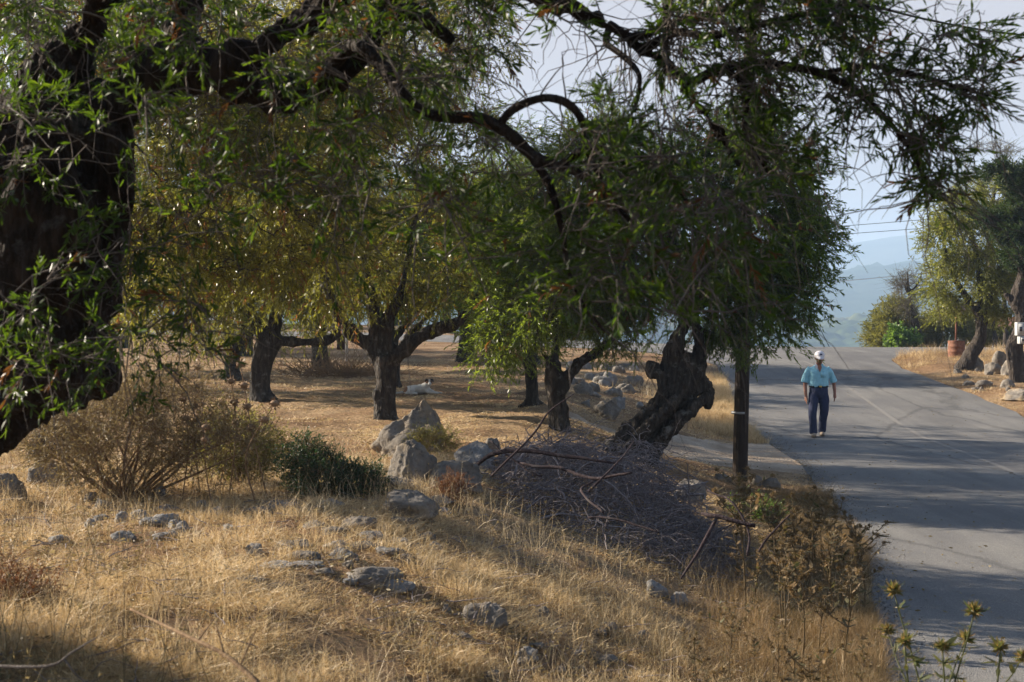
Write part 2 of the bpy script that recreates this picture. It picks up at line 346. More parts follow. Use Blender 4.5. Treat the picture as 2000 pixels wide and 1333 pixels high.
def H(X, Y):
    X = np.asarray(X, float); Y = np.asarray(Y, float)
    zr = zroad(X, Y)
    P3 = np.stack([X * .5, Y * .5, X * 0], -1)
    nz = fbm(P3, 4, 3) * .055 + fbm(P3 * 5, 3, 9) * .035 + fbm(P3 * 14, 2, 19) * .018 * sstep(40, 20, Y)
    dl = eL(Y) - X; plate = .95 + sstep(42, 70, Y) * .5 + nz
    tl = sstep(0, 4.2, dl) + .0; tl = np.maximum(tl, 0)
    # a small kerbing lip of the near bank above the asphalt
    dip = np.exp(-((Y - 22.9) / 2.3)**2) * sstep(.6, 2.2, X) * .72
    tl = tl * (1 - dip)
    z = zr + (np.maximum(plate, zr) - zr) * tl + nz * .5 * sstep(.1, .8, dl) * (1 - tl)
    inside = (dl < 0)
    dr = X - eR(Y)
    zrr = zr + (.12 + nz * .9) * sstep(.1, 1.2, dr) + .5 * sstep(2.5, 9, dr) * sstep(47, 40, Y)
    z = np.where(inside, np.where(dr > 0, zrr, zr), z)
    # beyond the junction the land falls into the valley
    do = Y - eOut(X)
    beyond = do > 0
    valley = -95.0
    fall = sstep(8, 420, do) * sstep(-80, 20, X + do * .12)
    zb = np.interp(do, [0, .6, 3, 14, 40], [0, -.06, -.35, -1.6, -3.4]) * sstep(-6, 6, X) + zroad(X, eOut(X) * np.ones_like(Y)) + (nz * .8 * sstep(.2, 2, do) + .05 * sstep(.2, 1.5, do)) * sstep(6, -4, X)
    zb = np.where(X < 6, zb + sstep(4, 40, do) * .9 * (1 - sstep(-6, 6, X)), zb)
    zb = zb * (1 - fall) + (valley + 12 * fbm(np.stack([X / 260, Y / 260, X * 0], -1), 3, 5)) * fall
    zb = np.where(do > 300, zb, zb)
    return np.where(beyond, zb, z)
def onroad(X, Y): return (eL(Y) - X < 0) & (X - eR(Y) < 0) & (Y < eOut(X))
def hit(px, py, y0=3.5, y1=80):
    Y = np.linspace(y0, y1, 6000); X = (px - CXP) * Y / FPX; Z = EYE - (py - HZ) * Y / FPX; h = H(X, Y)
    k = np.argmax(Z <= h); return np.array([X[k], Y[k], h[k]])
def grow_axis(a, lim, step, g=1.12):
    out = []; x = a; s = step
    while x < lim: s *= g; x += s; out.append(min(x, lim))
    return out
gy = np.concatenate([[-3700, -1500, -500, -150, -60, -30, -12, -4], np.arange(0, 62, .16), grow_axis(62, 3700, .3)])
ap = grow_axis(20, 3700, .3); gx = np.concatenate([-np.array(ap)[::-1], np.arange(-20, 20.01, .16), ap])
GX, GY = np.meshgrid(gx, gy); Z = H(GX, GY)
Z = np.where(onroad(GX, GY), Z - .04, Z)
nx, ny = len(gx), len(gy); I = np.arange(nx * ny).reshape(ny, nx)
Qg = np.stack([I[:-1, :-1], I[:-1, 1:], I[1:, 1:], I[1:, :-1]], -1).reshape(-1, 4)
def groundmat():
    m, n, bs, out = newmat('dry_ground'); v = mapping(n)
    n1 = noise(n, .55, 8, .62, v); n2 = noise(n, 14, 8, .7, v); n3 = noise(n, 55, 5, .7, v)
    r = ramp(n, [(.3, (.15, .085, .048)), (.45, (.27, .17, .095)), (.6, (.38, .27, .16)), (.75, (.22, .135, .075))]); n.links.new(n1.outputs[0], r.inputs[0])
    r2 = ramp(n, [(.3, (.35, .33, .3)), (.52, (1, 1, 1)), (.7, (1.25, 1.2, 1.1))]); n.links.new(n2.outputs[0], r2.inputs[0])
    c = mixc(n, .9, r.outputs[0], r2.outputs[0], 'MULTIPLY')
    r3 = ramp(n, [(.42, (.6, .6, .6)), (.6, (1.15, 1.15, 1.15))]); n.links.new(n3.outputs[0], r3.inputs[0])
    c = mixc(n, .8, c, r3.outputs[0], 'MULTIPLY')
    # green scrub far away in the valley
    g = n.nodes.new('ShaderNodeNewGeometry'); s = n.nodes.new('ShaderNodeSeparateXYZ'); n.links.new(g.outputs['Position'], s.inputs[0])
    mr = n.nodes.new('ShaderNodeMapRange'); mr.inputs[1].default_value = 0; mr.inputs[2].default_value = -8; n.links.new(s.outputs[2], mr.inputs[0])
    c = mixc(n, mr.outputs[0], c, (.05, .07, .03)); n.links.new(c, bs.inputs['Base Color'])
    bs.inputs['Roughness'].default_value = .95; bs.inputs['Specular IOR Level'].default_value = .1
    bump(n, bs, n2.outputs[0], .9, .05); return m
GROUND = groundmat()
g = mk('ground', np.stack([GX, GY, Z], -1).reshape(-1, 3), [Qg], GROUND); tag(g, 'dry earth and cropped straw of the grove floor and banks', kind='structure')
def asphalt():
    m, n, bs, out = newmat('asphalt'); v = mapping(n)
    n1 = noise(n, 85, 4, .85, v); n2 = noise(n, .5, 6, .6, v); v3 = mapping(n, (1.6, .12, 1), (0, 0, -.16)); n3 = noise(n, 1, 4, .6, v3)
    vo = n.nodes.new('ShaderNodeTexVoronoi'); vo.inputs['Scale'].default_value = 95; n.links.new(v, vo.inputs['Vector'])
    r = ramp(n, [(.25, (.085, .083, .08)), (.5, (.165, .162, .155)), (.75, (.33, .32, .305))]); n.links.new(n1.outputs[0], r.inputs[0])
    r2 = ramp(n, [(.35, (.82, .82, .84)), (.65, (1.12, 1.1, 1.06))]); n.links.new(n2.outputs[0], r2.inputs[0]); c = mixc(n, 1.0, r.outputs[0], r2.outputs[0], 'MULTIPLY')
    r3 = ramp(n, [(.4, (.86, .86, .87)), (.6, (1.1, 1.1, 1.09))]); n.links.new(n3.outputs[0], r3.inputs[0]); c = mixc(n, 1.0, c, r3.outputs[0], 'MULTIPLY')
    v4 = mapping(n, (1, .45, 1)); vc = n.nodes.new('ShaderNodeTexVoronoi'); vc.feature = 'DISTANCE_TO_EDGE'; vc.inputs['Scale'].default_value = .33; nd = noise(n, 1.6, 6, .7, v4); ndm = n.nodes.new('ShaderNodeMix'); ndm.data_type = 'RGBA'; ndm.inputs[0].default_value = .35; n.links.new(v4, ndm.inputs[6]); n.links.new(nd.outputs[1], ndm.inputs[7]); n.links.new(ndm.outputs[2], vc.inputs['Vector'])
    rc = ramp(n, [(.0, (.55, .55, .55)), (.006, (.75, .75, .75)), (.012, (1, 1, 1))]); n.links.new(vc.outputs[0], rc.inputs[0]); c = mixc(n, .8, c, rc.outputs[0], 'MULTIPLY')
    v5 = mapping(n, (.55, .16, 1), (0, 0, -.12)); vp = n.nodes.new('ShaderNodeTexVoronoi'); vp.inputs['Scale'].default_value = 1.0; n.links.new(v5, vp.inputs['Vector']); sp = n.nodes.new('ShaderNodeSeparateColor'); n.links.new(vp.outputs[1], sp.inputs[0]); rp = ramp(n, [(.0, (.9, .9, .91)), (.25, (.9, .9, .91)), (.3, (1, 1, 1)), (1, (1.04, 1.04, 1.03))]); n.links.new(sp.outputs[0], rp.inputs[0]); c = mixc(n, .6, c, rp.outputs[0], 'MULTIPLY')
    n.links.new(c, bs.inputs['Base Color']); bs.inputs['Roughness'].default_value = .82; bs.inputs['Specular IOR Level'].default_value = .3
    bump(n, bs, vo.outputs[0], .55, .012); return m
ASPH = asphalt()
mb = MB()
ys = np.concatenate([[-60, -30, -10], np.arange(0, 49.55, .3), [49.55]]); us = np.linspace(0, 1, 26)
jag = lambda Y, s: fbm(np.stack([Y * .9, Y * 0 + s, Y * 0], -1), 4, s) * .07
L_ = eL(ys) + jag(ys, 1) - .02; R_ = np.interp(ys, yr, xr) + jag(ys, 2) + .02
RX = L_[:, None] + (R_ - L_)[:, None] * us; RY = np.repeat(ys[:, None], len(us), 1); RZ = zroad(RX, RY) + .006
k = np.arange(RX.size).reshape(RX.shape); mb.add(np.stack([RX, RY, RZ], -1), None, np.stack([k[:-1, :-1], k[:-1, 1:], k[1:, 1:], k[1:, :-1]], -1).reshape(-1, 4))
# junction and far arm: columns along X, from near kerb (inverse of eL / 49.55) to the outer kerb
xs = np.concatenate([np.linspace(-140, -20, 60), np.arange(-19.5, 60, .5), np.linspace(61, 150, 20)])
inY = np.where(xs < 4.4, np.interp(-xs, -xl[-6:][::1], yl[-6:]), 49.55); inY = np.where(xs >= 4.4, 49.549, inY)
ouY = eOut(xs); us = np.linspace(0, 1, 14)
JX = np.repeat(xs[:, None], 14, 1); JY = inY[:, None] + (ouY - inY)[:, None] * us; JZ = zroad(JX, JY) + .006
k = np.arange(JX.size).reshape(JX.shape); mb.add(np.stack([JX, JY, JZ], -1), None, np.stack([k[:-1, :-1], k[1:, :-1], k[1:, 1:], k[:-1, 1:]], -1).reshape(-1, 4))
road = mb.build('road', ASPH); tag(road, 'worn grey asphalt road curving up to a junction', kind='structure')
# gravel side track meeting the road behind the pole
def gravel():
    m, n, bs, out = newmat('gravel'); v = mapping(n)
    vo = n.nodes.new('ShaderNodeTexVoronoi'); vo.inputs['Scale'].default_value = 26; n.links.new(v, vo.inputs['Vector']); n1 = noise(n, 1.4, 6, .6, v); n2 = noise(n, 40, 4, .7, v)
    r = ramp(n, [(.3, (.24, .165, .10)), (.5, (.36, .28, .2)), (.7, (.46, .38, .29))]); n.links.new(n1.outputs[0], r.inputs[0])
    r2 = ramp(n, [(.3, (.6, .6, .6)), (.6, (1.15, 1.15, 1.15))]); n.links.new(n2.outputs[0], r2.inputs[0]); c = mixc(n, 1.0, r.outputs[0], r2.outputs[0], 'MULTIPLY')
    n.links.new(c, bs.inputs['Base Color']); bs.inputs['Roughness'].default_value = .95; bump(n, bs, vo.outputs[0], .8, .03); return m
GRAV = gravel()
def trackmask(X, Y):
    c = np.interp(X, [-8, 0, 2.5, 4.9], [20.2, 21.8, 23.2, 24.2]); hw = np.interp(X, [-8, 0, 2.5, 4.2, 4.9], [1.1, .6, 1.9, 2.3, 3.2]); return np.abs(Y - c) / hw
tx = np.arange(.9, 5.0, .1); tv = np.linspace(-1, 1, 41); cY = np.interp(tx, [-8, 0, 2.5, 4.9], [20.2, 21.8, 23.2, 24.2]); hw = np.interp(tx, [-8, 0, 2.5, 4.2, 4.9], [1.1, .6, 1.9, 2.3, 3.2])
hw = hw * (1 + .10 * fbm(np.stack([tx * 2.3, tx * 0, tx * 0], -1), 5, 4, .7))
TY = cY[:, None] + hw[:, None] * tv; TX = np.repeat(tx[:, None], 41, 1); TX = np.minimum(TX, eL(TY) - .03); TZ = H(TX, TY) + .022 - .03 * np.abs(tv)**6
k = np.arange(TX.size).reshape(TX.shape); trk = mk('gravel_track', np.stack([TX, TY, TZ], -1), [np.stack([k[:-1, :-1], k[1:, :-1], k[1:, 1:], k[:-1, 1:]], -1).reshape(-1, 4)], GRAV)
tag(trk, 'pale gravel side track meeting the asphalt behind the utility pole', kind='structure')
# faint worn centre line
def worn():
    m, n, bs, out = newmat('worn_paint'); v = mapping(n); n1 = noise(n, 30, 6, .7, v)
    r = ramp(n, [(.5, (.18, .168, .15)), (.62, (.225, .22, .21))]); n.links.new(n1.outputs[0], r.inputs[0]); n.links.new(r.outputs[0], bs.inputs['Base Color']); bs.inputs['Roughness'].default_value = .85; return m
ly = np.arange(6, 45, .3); f = .53; lx = eL(ly) + (np.interp(ly, yr, xr) - eL(ly)) * f
V = np.stack([np.stack([lx - .05, ly, zroad(lx, ly) + .010], -1), np.stack([lx + .05, ly, zroad(lx, ly) + .010], -1)], 1).reshape(-1, 3)
q = np.arange(len(ly) - 1)[:, None] * 2 + np.array([[0, 1, 3, 2]]); ln = mk('road_line', V, [q], worn()); tag(ln, 'almost worn away centre line on the asphalt', kind='structure')

# ---------------------------------------------------------------- far hills
def hillmat(name, cols, sc, bsc):
    m, n, bs, out = newmat(name); v = mapping(n); n1 = noise(n, sc, 8, .6, v); n2 = noise(n, bsc, 5, .6, v)
    r = ramp(n, cols); n.links.new(n1.outputs[0], r.inputs[0]); r2 = ramp(n, [(.35, (.55, .55, .55)), (.6, (1.2, 1.2, 1.2))]); n.links.new(n2.outputs[0], r2.inputs[0])
    n.links.new(mixc(n, .8, r.outputs[0], r2.outputs[0], 'MULTIPLY'), bs.inputs['Base Color']); bs.inputs['Roughness'].default_value = 1; bs.inputs['Specular IOR Level'].default_value = 0
    return m
def hill(name, Yr, depth, ridge_px, mat, seed, foot, tree, label, step=8, x0=-.7, x1=.75):
    """ridge_px: (pixel column, pixel row) of its skyline, turned into real heights at distance Yr"""
    xs = np.arange(x0 * Yr, x1 * Yr, step); vs = np.linspace(0, 1, int(depth * 1.3 / step))
    X, Vv = np.meshgrid(xs, vs); Y = Yr - depth + Vv * depth * 1.3
    pxs = CXP + FPX * X / Yr; top = EYE - (np.interp(pxs, *zip(*ridge_px)) - HZ) * Yr / FPX
    prof = np.where(Y < Yr, np.sin(np.clip((Y - Yr + depth) / depth, 0, 1) * np.pi / 2)**1.3, np.cos(np.clip((Y - Yr) / (depth * .35), 0, 1) * np.pi / 2))
    Zh = foot + (top - foot) * prof + (top - foot) * .12 * fbm(np.stack([X, Y, X * 0], -1) / (depth * .28), 5, seed) * np.sin(np.clip(prof, 0, 1) * np.pi)
    if tree:
        P = np.stack([X, Y, X * 0], -1) / (tree * 2.2); Zh = Zh + tree * np.abs(vnoise(P, seed)) * 1.1 + tree * .5 * np.abs(vnoise(P * 2.3, seed + 1))
    k = np.arange(X.size).reshape(X.shape); o = mk(name, np.stack([X, Y, Zh], -1), [np.stack([k[:-1, :-1], k[:-1, 1:], k[1:, 1:], k[1:, :-1]], -1).reshape(-1, 4)], mat)
    return tag(o, label, kind='structure')
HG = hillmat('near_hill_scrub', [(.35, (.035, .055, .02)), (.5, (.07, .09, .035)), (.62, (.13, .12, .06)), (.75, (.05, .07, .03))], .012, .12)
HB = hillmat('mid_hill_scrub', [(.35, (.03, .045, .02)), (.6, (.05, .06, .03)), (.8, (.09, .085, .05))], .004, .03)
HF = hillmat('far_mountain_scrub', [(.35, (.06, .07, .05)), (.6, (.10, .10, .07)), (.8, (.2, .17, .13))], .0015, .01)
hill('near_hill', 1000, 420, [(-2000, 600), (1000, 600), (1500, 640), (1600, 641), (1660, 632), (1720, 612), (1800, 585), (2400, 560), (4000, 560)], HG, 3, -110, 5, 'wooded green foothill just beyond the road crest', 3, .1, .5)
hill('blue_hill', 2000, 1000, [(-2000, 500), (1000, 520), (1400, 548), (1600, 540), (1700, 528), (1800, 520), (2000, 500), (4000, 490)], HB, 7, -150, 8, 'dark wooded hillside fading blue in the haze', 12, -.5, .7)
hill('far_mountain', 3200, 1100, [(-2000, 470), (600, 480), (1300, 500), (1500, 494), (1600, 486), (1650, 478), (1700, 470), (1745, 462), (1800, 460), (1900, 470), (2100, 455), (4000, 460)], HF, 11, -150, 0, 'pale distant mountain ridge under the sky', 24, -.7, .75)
# ---------------------------------------------------------------- trees
def trunk_mesh(limbs, bark_amp=.02, voxel=.03, seed=0, scale=(6, 6, 2), extra=(), fine=.5):
    """limbs: list of (points, radii); fused, fluted and roughened"""
    parts = [tube(resample(p, max(6, 3 * len(p))), np.interp(np.linspace(0, len(p) - 1, max(6, 3 * len(p))), range(len(p)), r), 10) for p, r in limbs]
    parts += list(extra)
    V, N, F = organic(parts, voxel, 2)
    P = V * np.array(scale); d = fbm(P, 4, seed) + .6 * np.abs(fbm(P * 2.2, 3, seed + 5)) - .3
    return V + N * (bark_amp * d)[:, None], F
def px_path(pts):
    """(column,row,distance,[radius px]) -> world points and radii"""
    P = np.array([at(p[0], p[1], p[2]) for p in pts]); R = np.array([p[3] * p[2] / FPX for p in pts]); return P, R
def tree(name, label, cat, base, limbs, ell, leafm, seed, ncl=200, per=12, nl=20, leaf=(.062, .013), L=(.22, .42), droop=.12, bark=None, voxel=.035, amp=.03,
         group=None, rmax=.04, fine=False, extra=(), vbias=0, rust=.02, scale=(6, 6, 2), shell=.35, tw=.0025, bare=0, jit=.1, twigm=None):
    r = rs(seed); root = thing(name, tuple(base), label, cat, group); bark = bark or BARK
    V, F = trunk_mesh(limbs, amp, voxel, seed, scale, extra); mk('trunk', V, F, bark, root)
    ncl = int(ncl * .72); per = int(per * 1.5); cen, out = clumps(ell, ncl, r, shell)
    nodes = np.vstack([resample(p, 12)[4:] for p, _ in limbs[1:]] or [resample(limbs[0][0], 12)[6:]])
    bm, nodes = connect(nodes, cen, r, rmax); 
    lb, tb = foliage(cen, out, r, per, L, nl, leaf, droop, fine=fine, vbias=vbias, rust=rust, tw=tw, jit=jit)
    if bare:
        i = r.choice(len(nodes), bare); b = nodes[i]; d = nrm(r.normal(0, 1, (bare, 3)) + np.array([0, 0, -.3])); t = np.linspace(0, 1, 6)[:, None]; ll = r.uniform(.25, .8, bare)[:, None, None]
        P = b[:, None] + d[:, None] * t * ll + r.normal(0, .25, (bare, 1, 3)) * t**2 * ll; V, Q = tubes(P, np.broadcast_to(.005 * (1.2 - t[:, 0]), (bare, 6)), 3); tb.add(V, None, Q)
    V, F = bm.parts(); tb.add(V, None, F[0]); tag(tb.build('twigs', twigm or BARKDK, root), kind='stuff'); lb.build('crown', leafm, root, smooth=False)
    return root
E = lambda px, py, Y, rx, ry, rz: (at(px, py, Y), np.array([rx, ry, rz], float))

# --- leaning olive beside the brush pile
b = hit(1222, 893)
Y = b[1]
limbs = [px_path([(1222, 905, Y, 58), (1250, 868, Y, 46), (1290, 818, Y, 38), (1322, 772, Y, 38), (1322, 730, Y, 34), (1325, 690, Y, 24)]),
         px_path([(1322, 720, Y, 28), (1316, 680, Y - .1, 19), (1335, 640, Y - .1, 12), (1342, 590, Y, 11), (1325, 500, Y, 9), (1290, 420, Y - .3, 7)]),
         px_path([(1345, 760, Y, 26), (1362, 715, Y, 17), (1364, 670, Y + .1, 12), (1358, 620, Y + .1, 11), (1370, 560, Y, 10), (1420, 470, Y, 9), (1470, 380, Y, 6)]),
         px_path([(1158, 892, Y - .1, 11), (1200, 866, Y - .2, 18), (1258, 812, Y - .2, 13), (1292, 765, Y - .25, 11), (1290, 725, Y - .2, 12)]),
         px_path([(1268, 880, Y - .3, 16), (1312, 838, Y - .3, 13), (1352, 798, Y - .25, 13), (1380, 775, Y - .2, 11)]),
         px_path([(1215, 890, Y - .35, 16), (1270, 830, Y - .35, 12), (1322, 780, Y - .3, 10), (1345, 730, Y - .2, 9)]),
         px_path([(1362, 735, Y, 14), (1380, 765, Y, 12), (1384, 795, Y - .05, 8)]),
         px_path([(1358, 600, Y, 10), (1420, 560, Y + .2, 9), (1500, 520, Y + .3, 7), (1570, 500, Y + .4, 5)]),
         px_path([(1330, 560, Y, 9), (1260, 540, Y + .3, 7), (1200, 520, Y + .5, 5)])]
ex = [sphere(at(1278, 724, Y - .1), (.10, .1, .12)), sphere(at(1383, 785, Y - .1), (.06, .08, .10))]
tree('olive_tree', 'old leaning olive with a fluted grey and black trunk beside the brush pile', 'olive tree', b, limbs,
     [E(1465, 645, Y, .42, .8, .3), E(1410, 640, Y + .5, .4, .8, .25), E(1440, 570, Y, .85, 1.1, .62), E(1510, 570, Y, .5, .9, .6), E(1500, 450, Y, .85, 1.1, .75), E(1570, 480, Y, .4, .7, .5), E(1350, 560, Y, .7, .8, .5), E(1430, 350, Y, 1.2, 1.2, .8), E(1240, 530, Y + .6, .8, .8, .6), E(1560, 390, Y, .45, .7, .4), E(1620, 440, Y, .25, .5, .18), E(1600, 550, Y, .25, .5, .2), E(1535, 640, Y, .2, .5, .12), E(1590, 330, Y, .35, .5, .2), E(1480, 250, Y, .7, .8, .35), E(1300, 380, Y, .9, 1, .6)],
     OLIVE, 11, ncl=560, per=12, nl=20, shell=.05, leaf=(.064, .016), voxel=.018, amp=.035, extra=ex, scale=(11, 11, 5), L=(.18, .32), bare=60)

# --- forked olive in the middle of the grove
b = hit(752, 818); Y = b[1]
limbs = [px_path([(752, 826, Y, 27), (750, 800, Y, 21), (752, 755, Y, 21), (752, 715, Y, 23), (750, 695, Y, 25)]),
         px_path([(745, 705, Y, 20), (718, 675, Y, 16), (688, 650, Y, 13), (665, 628, Y, 12), (640, 570, Y - .2, 9), (610, 480, Y - .4, 6)]),
         px_path([(742, 700, Y, 17), (735, 660, Y, 13), (728, 615, Y, 12), (715, 540, Y, 9), (700, 430, Y, 6)]),
         px_path([(765, 700, Y, 18), (790, 682, Y, 16), (825, 655, Y, 15), (870, 640, Y, 12), (905, 622, Y, 9), (940, 560, Y, 6)]),
         px_path([(757, 700, Y, 15), (762, 655, Y, 12), (762, 625, Y, 12), (790, 540, Y, 9), (810, 420, Y, 6)]),
         px_path([(778, 690, Y + .2, 10), (800, 655, Y + .5, 8), (850, 600, Y + .8, 6)])]
ex = [sphere(at(737, 772, Y - .05), (.10, .1, .12)), sphere(at(760, 640, Y), (.11, .11, .09))]
tree('olive_tree', 'forked olive with spreading limbs behind the tall pointed boulder', 'olive tree', b, limbs,
     [E(760, 470, Y, 1.5, 1.5, .95), E(640, 520, Y, 1.0, 1.1, .8), E(870, 520, Y, .8, 1.0, .6), E(750, 330, Y, 1.9, 1.6, 1.1), E(700, 160, Y, 2.1, 1.6, 1.3), E(620, 20, Y, 2.0, 1.6, 1.1), E(840, 60, Y, 1.2, 1.3, .9), E(870, 260, Y, .8, 1.0, .8)],
     OLIVEY, 21, ncl=520, leaf=(.064, .015), voxel=.028, amp=.035, extra=ex, bare=120, rust=.05)

# --- olives further left in the grove
b = hit(512, 783); Y = b[1]
tree('olive_tree', 'olive with a flared foot and a low crooked limb, left of the forked olive', 'olive tree', b,
     [px_path([(515, 790, Y, 34), (508, 765, Y, 21), (508, 720, Y, 21), (520, 680, Y, 25), (538, 652, Y, 20)]),
      px_path([(535, 665, Y, 14), (575, 668, Y, 8), (625, 668, Y, 9), (662, 650, Y, 7), (690, 600, Y, 5)]),
      px_path([(530, 660, Y, 15), (545, 600, Y, 11), (560, 500, Y, 8), (580, 400, Y, 5)]), px_path([(520, 670, Y, 14), (490, 610, Y, 10), (450, 540, Y, 7), (420, 450, Y, 5)])],
     [E(430, 610, Y, .9, 1.2, .45), E(620, 610, Y, .8, 1.2, .4), E(520, 560, Y, 1.5, 1.5, .6), E(430, 480, Y, 1.5, 1.5, 1.0), E(600, 470, Y, 1.5, 1.5, 1.0), E(520, 340, Y, 2.3, 2, 1.5), E(500, 150, Y, 2.4, 2, 1.5)],
     OLIVEY, 31, ncl=480, voxel=.035, leaf=(.07, .016), rust=.04)
b = hit(452, 742); Y = b[1]
tree('olive_tree', 'olive with a leaning grey trunk at the far left of the grove', 'olive tree', b,
     [px_path([(455, 748, Y, 20), (452, 720, Y, 15), (456, 690, Y, 15), (478, 660, Y, 13)]), px_path([(458, 690, Y, 12), (440, 640, Y, 9), (400, 560, Y, 6)]), px_path([(475, 665, Y, 11), (505, 630, Y, 8), (540, 560, Y, 6)])],
     [E(330, 610, Y, 1.8, 2, .8), E(520, 620, Y, 1.5, 2, .5), E(380, 560, Y, 2.2, 2, 1.0), E(480, 520, Y, 1.8, 2, 1.0), E(330, 400, Y, 3, 2.5, 2), E(450, 250, Y, 3, 2.5, 2)], OLIVEY, 41, ncl=300, voxel=.05, leaf=(.085, .02), L=(.4, .75))
b = hit(772, 758); Y = b[1]
tree('olive_tree', 'grey trunked olive standing directly behind the forked olive near the dog', 'olive tree', b,
     [px_path([(772, 762, Y, 17), (770, 740, Y, 12), (766, 700, Y, 13), (770, 650, Y, 13)]), px_path([(768, 665, Y, 10), (740, 600, Y, 8), (700, 500, Y, 5)]), px_path([(772, 660, Y, 10), (820, 600, Y, 8), (880, 500, Y, 5)])],
     [E(800, 560, Y, 2.0, 2, .8), E(900, 480, Y, 2.0, 2, 1.2), E(700, 450, Y, 2.0, 2, 1.3), E(820, 330, Y, 2.5, 2, 1.8)], OLIVE, 51, ncl=300, voxel=.04, leaf=(.08, .019), L=(.35, .7))
b = hit(1040, 792); Y = b[1]
tree('olive_tree', 'slim straight olive with exposed roots to the right of the dog', 'olive tree', b,
     [px_path([(1040, 797, Y, 18), (1039, 775, Y, 11), (1036, 730, Y, 10), (1034, 680, Y, 10)]), px_path([(1035, 700, Y, 8), (1010, 620, Y, 6), (990, 520, Y, 4)]), px_path([(1035, 690, Y, 8), (1060, 610, Y, 6), (1080, 500, Y, 4)])],
     [E(1000, 600, Y, .75, .9, .75), E(970, 520, Y, .8, 1, .7), E(1060, 520, Y, .8, 1, .7), E(1020, 400, Y, 1.2, 1.2, .8), E(1040, 680, Y, .6, .7, .35)], OLIVE, 61, ncl=260, vbias=.3, leaf=(.068, .015), L=(.25, .45),  # raised vbias puts missing sunlight into the leaf colour
     extra=[tube([at(1010, 796, Y), at(1040, 785, Y)], [.03, .08], 8), tube([at(1068, 794, Y), at(1040, 785, Y)], [.03, .08], 8)])
b = hit(1088, 838); Y = b[1]
tree('olive_tree', 'twisted olive forking low, between the slim olive and the leaning olive', 'olive tree', b,
     [px_path([(1092, 846, Y, 24), (1088, 800, Y, 17), (1082, 750, Y, 17), (1080, 705, Y, 15)]), px_path([(1095, 770, Y, 12), (1118, 725, Y, 12), (1150, 698, Y, 10), (1185, 670, Y, 8), (1230, 620, Y, 6), (1250, 520, Y, 4)]),
      px_path([(1080, 715, Y, 12), (1085, 660, Y, 8), (1080, 580, Y, 6), (1100, 450, Y, 4)]), px_path([(1082, 740, Y, 9), (1060, 690, Y, 6), (1030, 640, Y, 4)])],
     [E(1000, 650, Y, .5, .8, .35), E(960, 690, Y - .3, .25, .5, .2), E(1070, 590, Y, .9, 1, .7), E(1150, 560, Y, .75, 1, .7), E(1120, 450, Y, 1.1, 1, .8), E(1040, 450, Y, .9, 1, .8), E(1160, 340, Y, .9, 1, .7), E(1180, 260, Y, .7, .8, .5), E(1210, 650, Y, .4, .6, .25)], OLIVE, 71, ncl=460, vbias=.32, L=(.18, .32), voxel=.026, amp=.04, bare=120)  # crown is shaded here; vbias brightens the leaf colour in place of sun
# --- olive whose trunk hides behind the nearest tree, filling the upper left
b = np.array([-4.7, 14.5, float(H(-4.7, 14.5))])
tree('olive_tree', 'yellowing olive whose leafy crown fills the picture behind the nearest trunk', 'olive tree', b,
     [([b - (0, 0, .1), b + (.1, 0, .8), b + (.1, 0, 1.5), b + (.25, 0, 2.0)], [.3, .22, .2, .2]), ([b + (.2, 0, 1.7), b + (.9, 0, 2.3), b + (1.7, .1, 2.8)], [.13, .09, .05]),
      ([b + (.2, 0, 1.8), b + (.2, .4, 2.8), b + (.1, .5, 3.6)], [.13, .09, .05]), ([b + (.2, 0, 1.8), b + (-.6, 0, 2.6), b + (-1.2, 0, 3.3)], [.11, .08, .05])],
     [E(480, 420, 14.6, 1.3, 1.5, .9), E(330, 520, 14.6, .9, 1.3, .6), E(330, 300, 14.6, 1.5, 1.5, 1.0), E(560, 240, 14.6, 1.2, 1.4, .9), E(420, 60, 14.6, 1.7, 1.5, 1.0), E(620, 500, 14.8, .5, .9, .55), E(90, 100, 14.6, 1.2, 1.3, .9), E(700, 80, 14.8, .9, 1.2, .8)],
     OLIVEY, 81, ncl=720, per=12, nl=20, leaf=(.06, .012), L=(.16, .32), vbias=.1, rust=.08, bare=200)
# --- backdrop of olives behind the grove: two source trees, copied
def copy_tree(o, loc, rz, s, label):
    c = o.copy(); C.objects.link(c); c.location = loc; c.rotation_euler.z = rz; c.scale = (s, s, s); c['label'] = label
    for ch in o.children:
        d = ch.copy(); C.objects.link(d); d.parent = c
    return c
def generic(X, Y, seed, label, name='olive_tree', mat=None, hgt=1.0, group='olive trees lining the far side of the grove'):
    b = np.array([X, Y, float(H(X, Y))])
    return tree(name, label, 'olive tree', b,
        [([b - (0, 0, .2), b + (.1, 0, .9 * hgt), b + (0, .1, 1.8 * hgt)], [.32, .24, .22]), ([b + (0, .1, 1.6 * hgt), b + (1.0, .2, 2.6 * hgt), b + (1.9, 0, 3.4 * hgt)], [.15, .1, .06]), ([b + (0, 0, 1.6 * hgt), b + (-1.0, .3, 2.6 * hgt), b + (-1.9, 0, 3.3 * hgt)], [.15, .1, .06]), ([b + (0, 0, 1.6 * hgt), b + (.1, -.5, 3 * hgt), b + (0, 0, 4 * hgt)], [.15, .1, .06])],
        [(b + np.array(c), np.array(s)) for c, s in (((0, 0, 3.6 * hgt), (2.8, 2.5, 1.3)), ((-1.5, 0, 2.7 * hgt), (1.7, 2, 1.1)), ((1.6, .2, 2.7 * hgt), (1.7, 2, 1.1)), ((0, 0, 4.9 * hgt), (2.0, 2, 1.0)))],
        mat or OLIVE, seed, ncl=260, per=10, nl=16, leaf=(.11, .03), L=(.4, .8), voxel=.06, group=group)
g0 = generic(-10.6, 29.5, 90, 'tall olive in the dark upper left behind the nearest trunk', hgt=1.35, group=None)
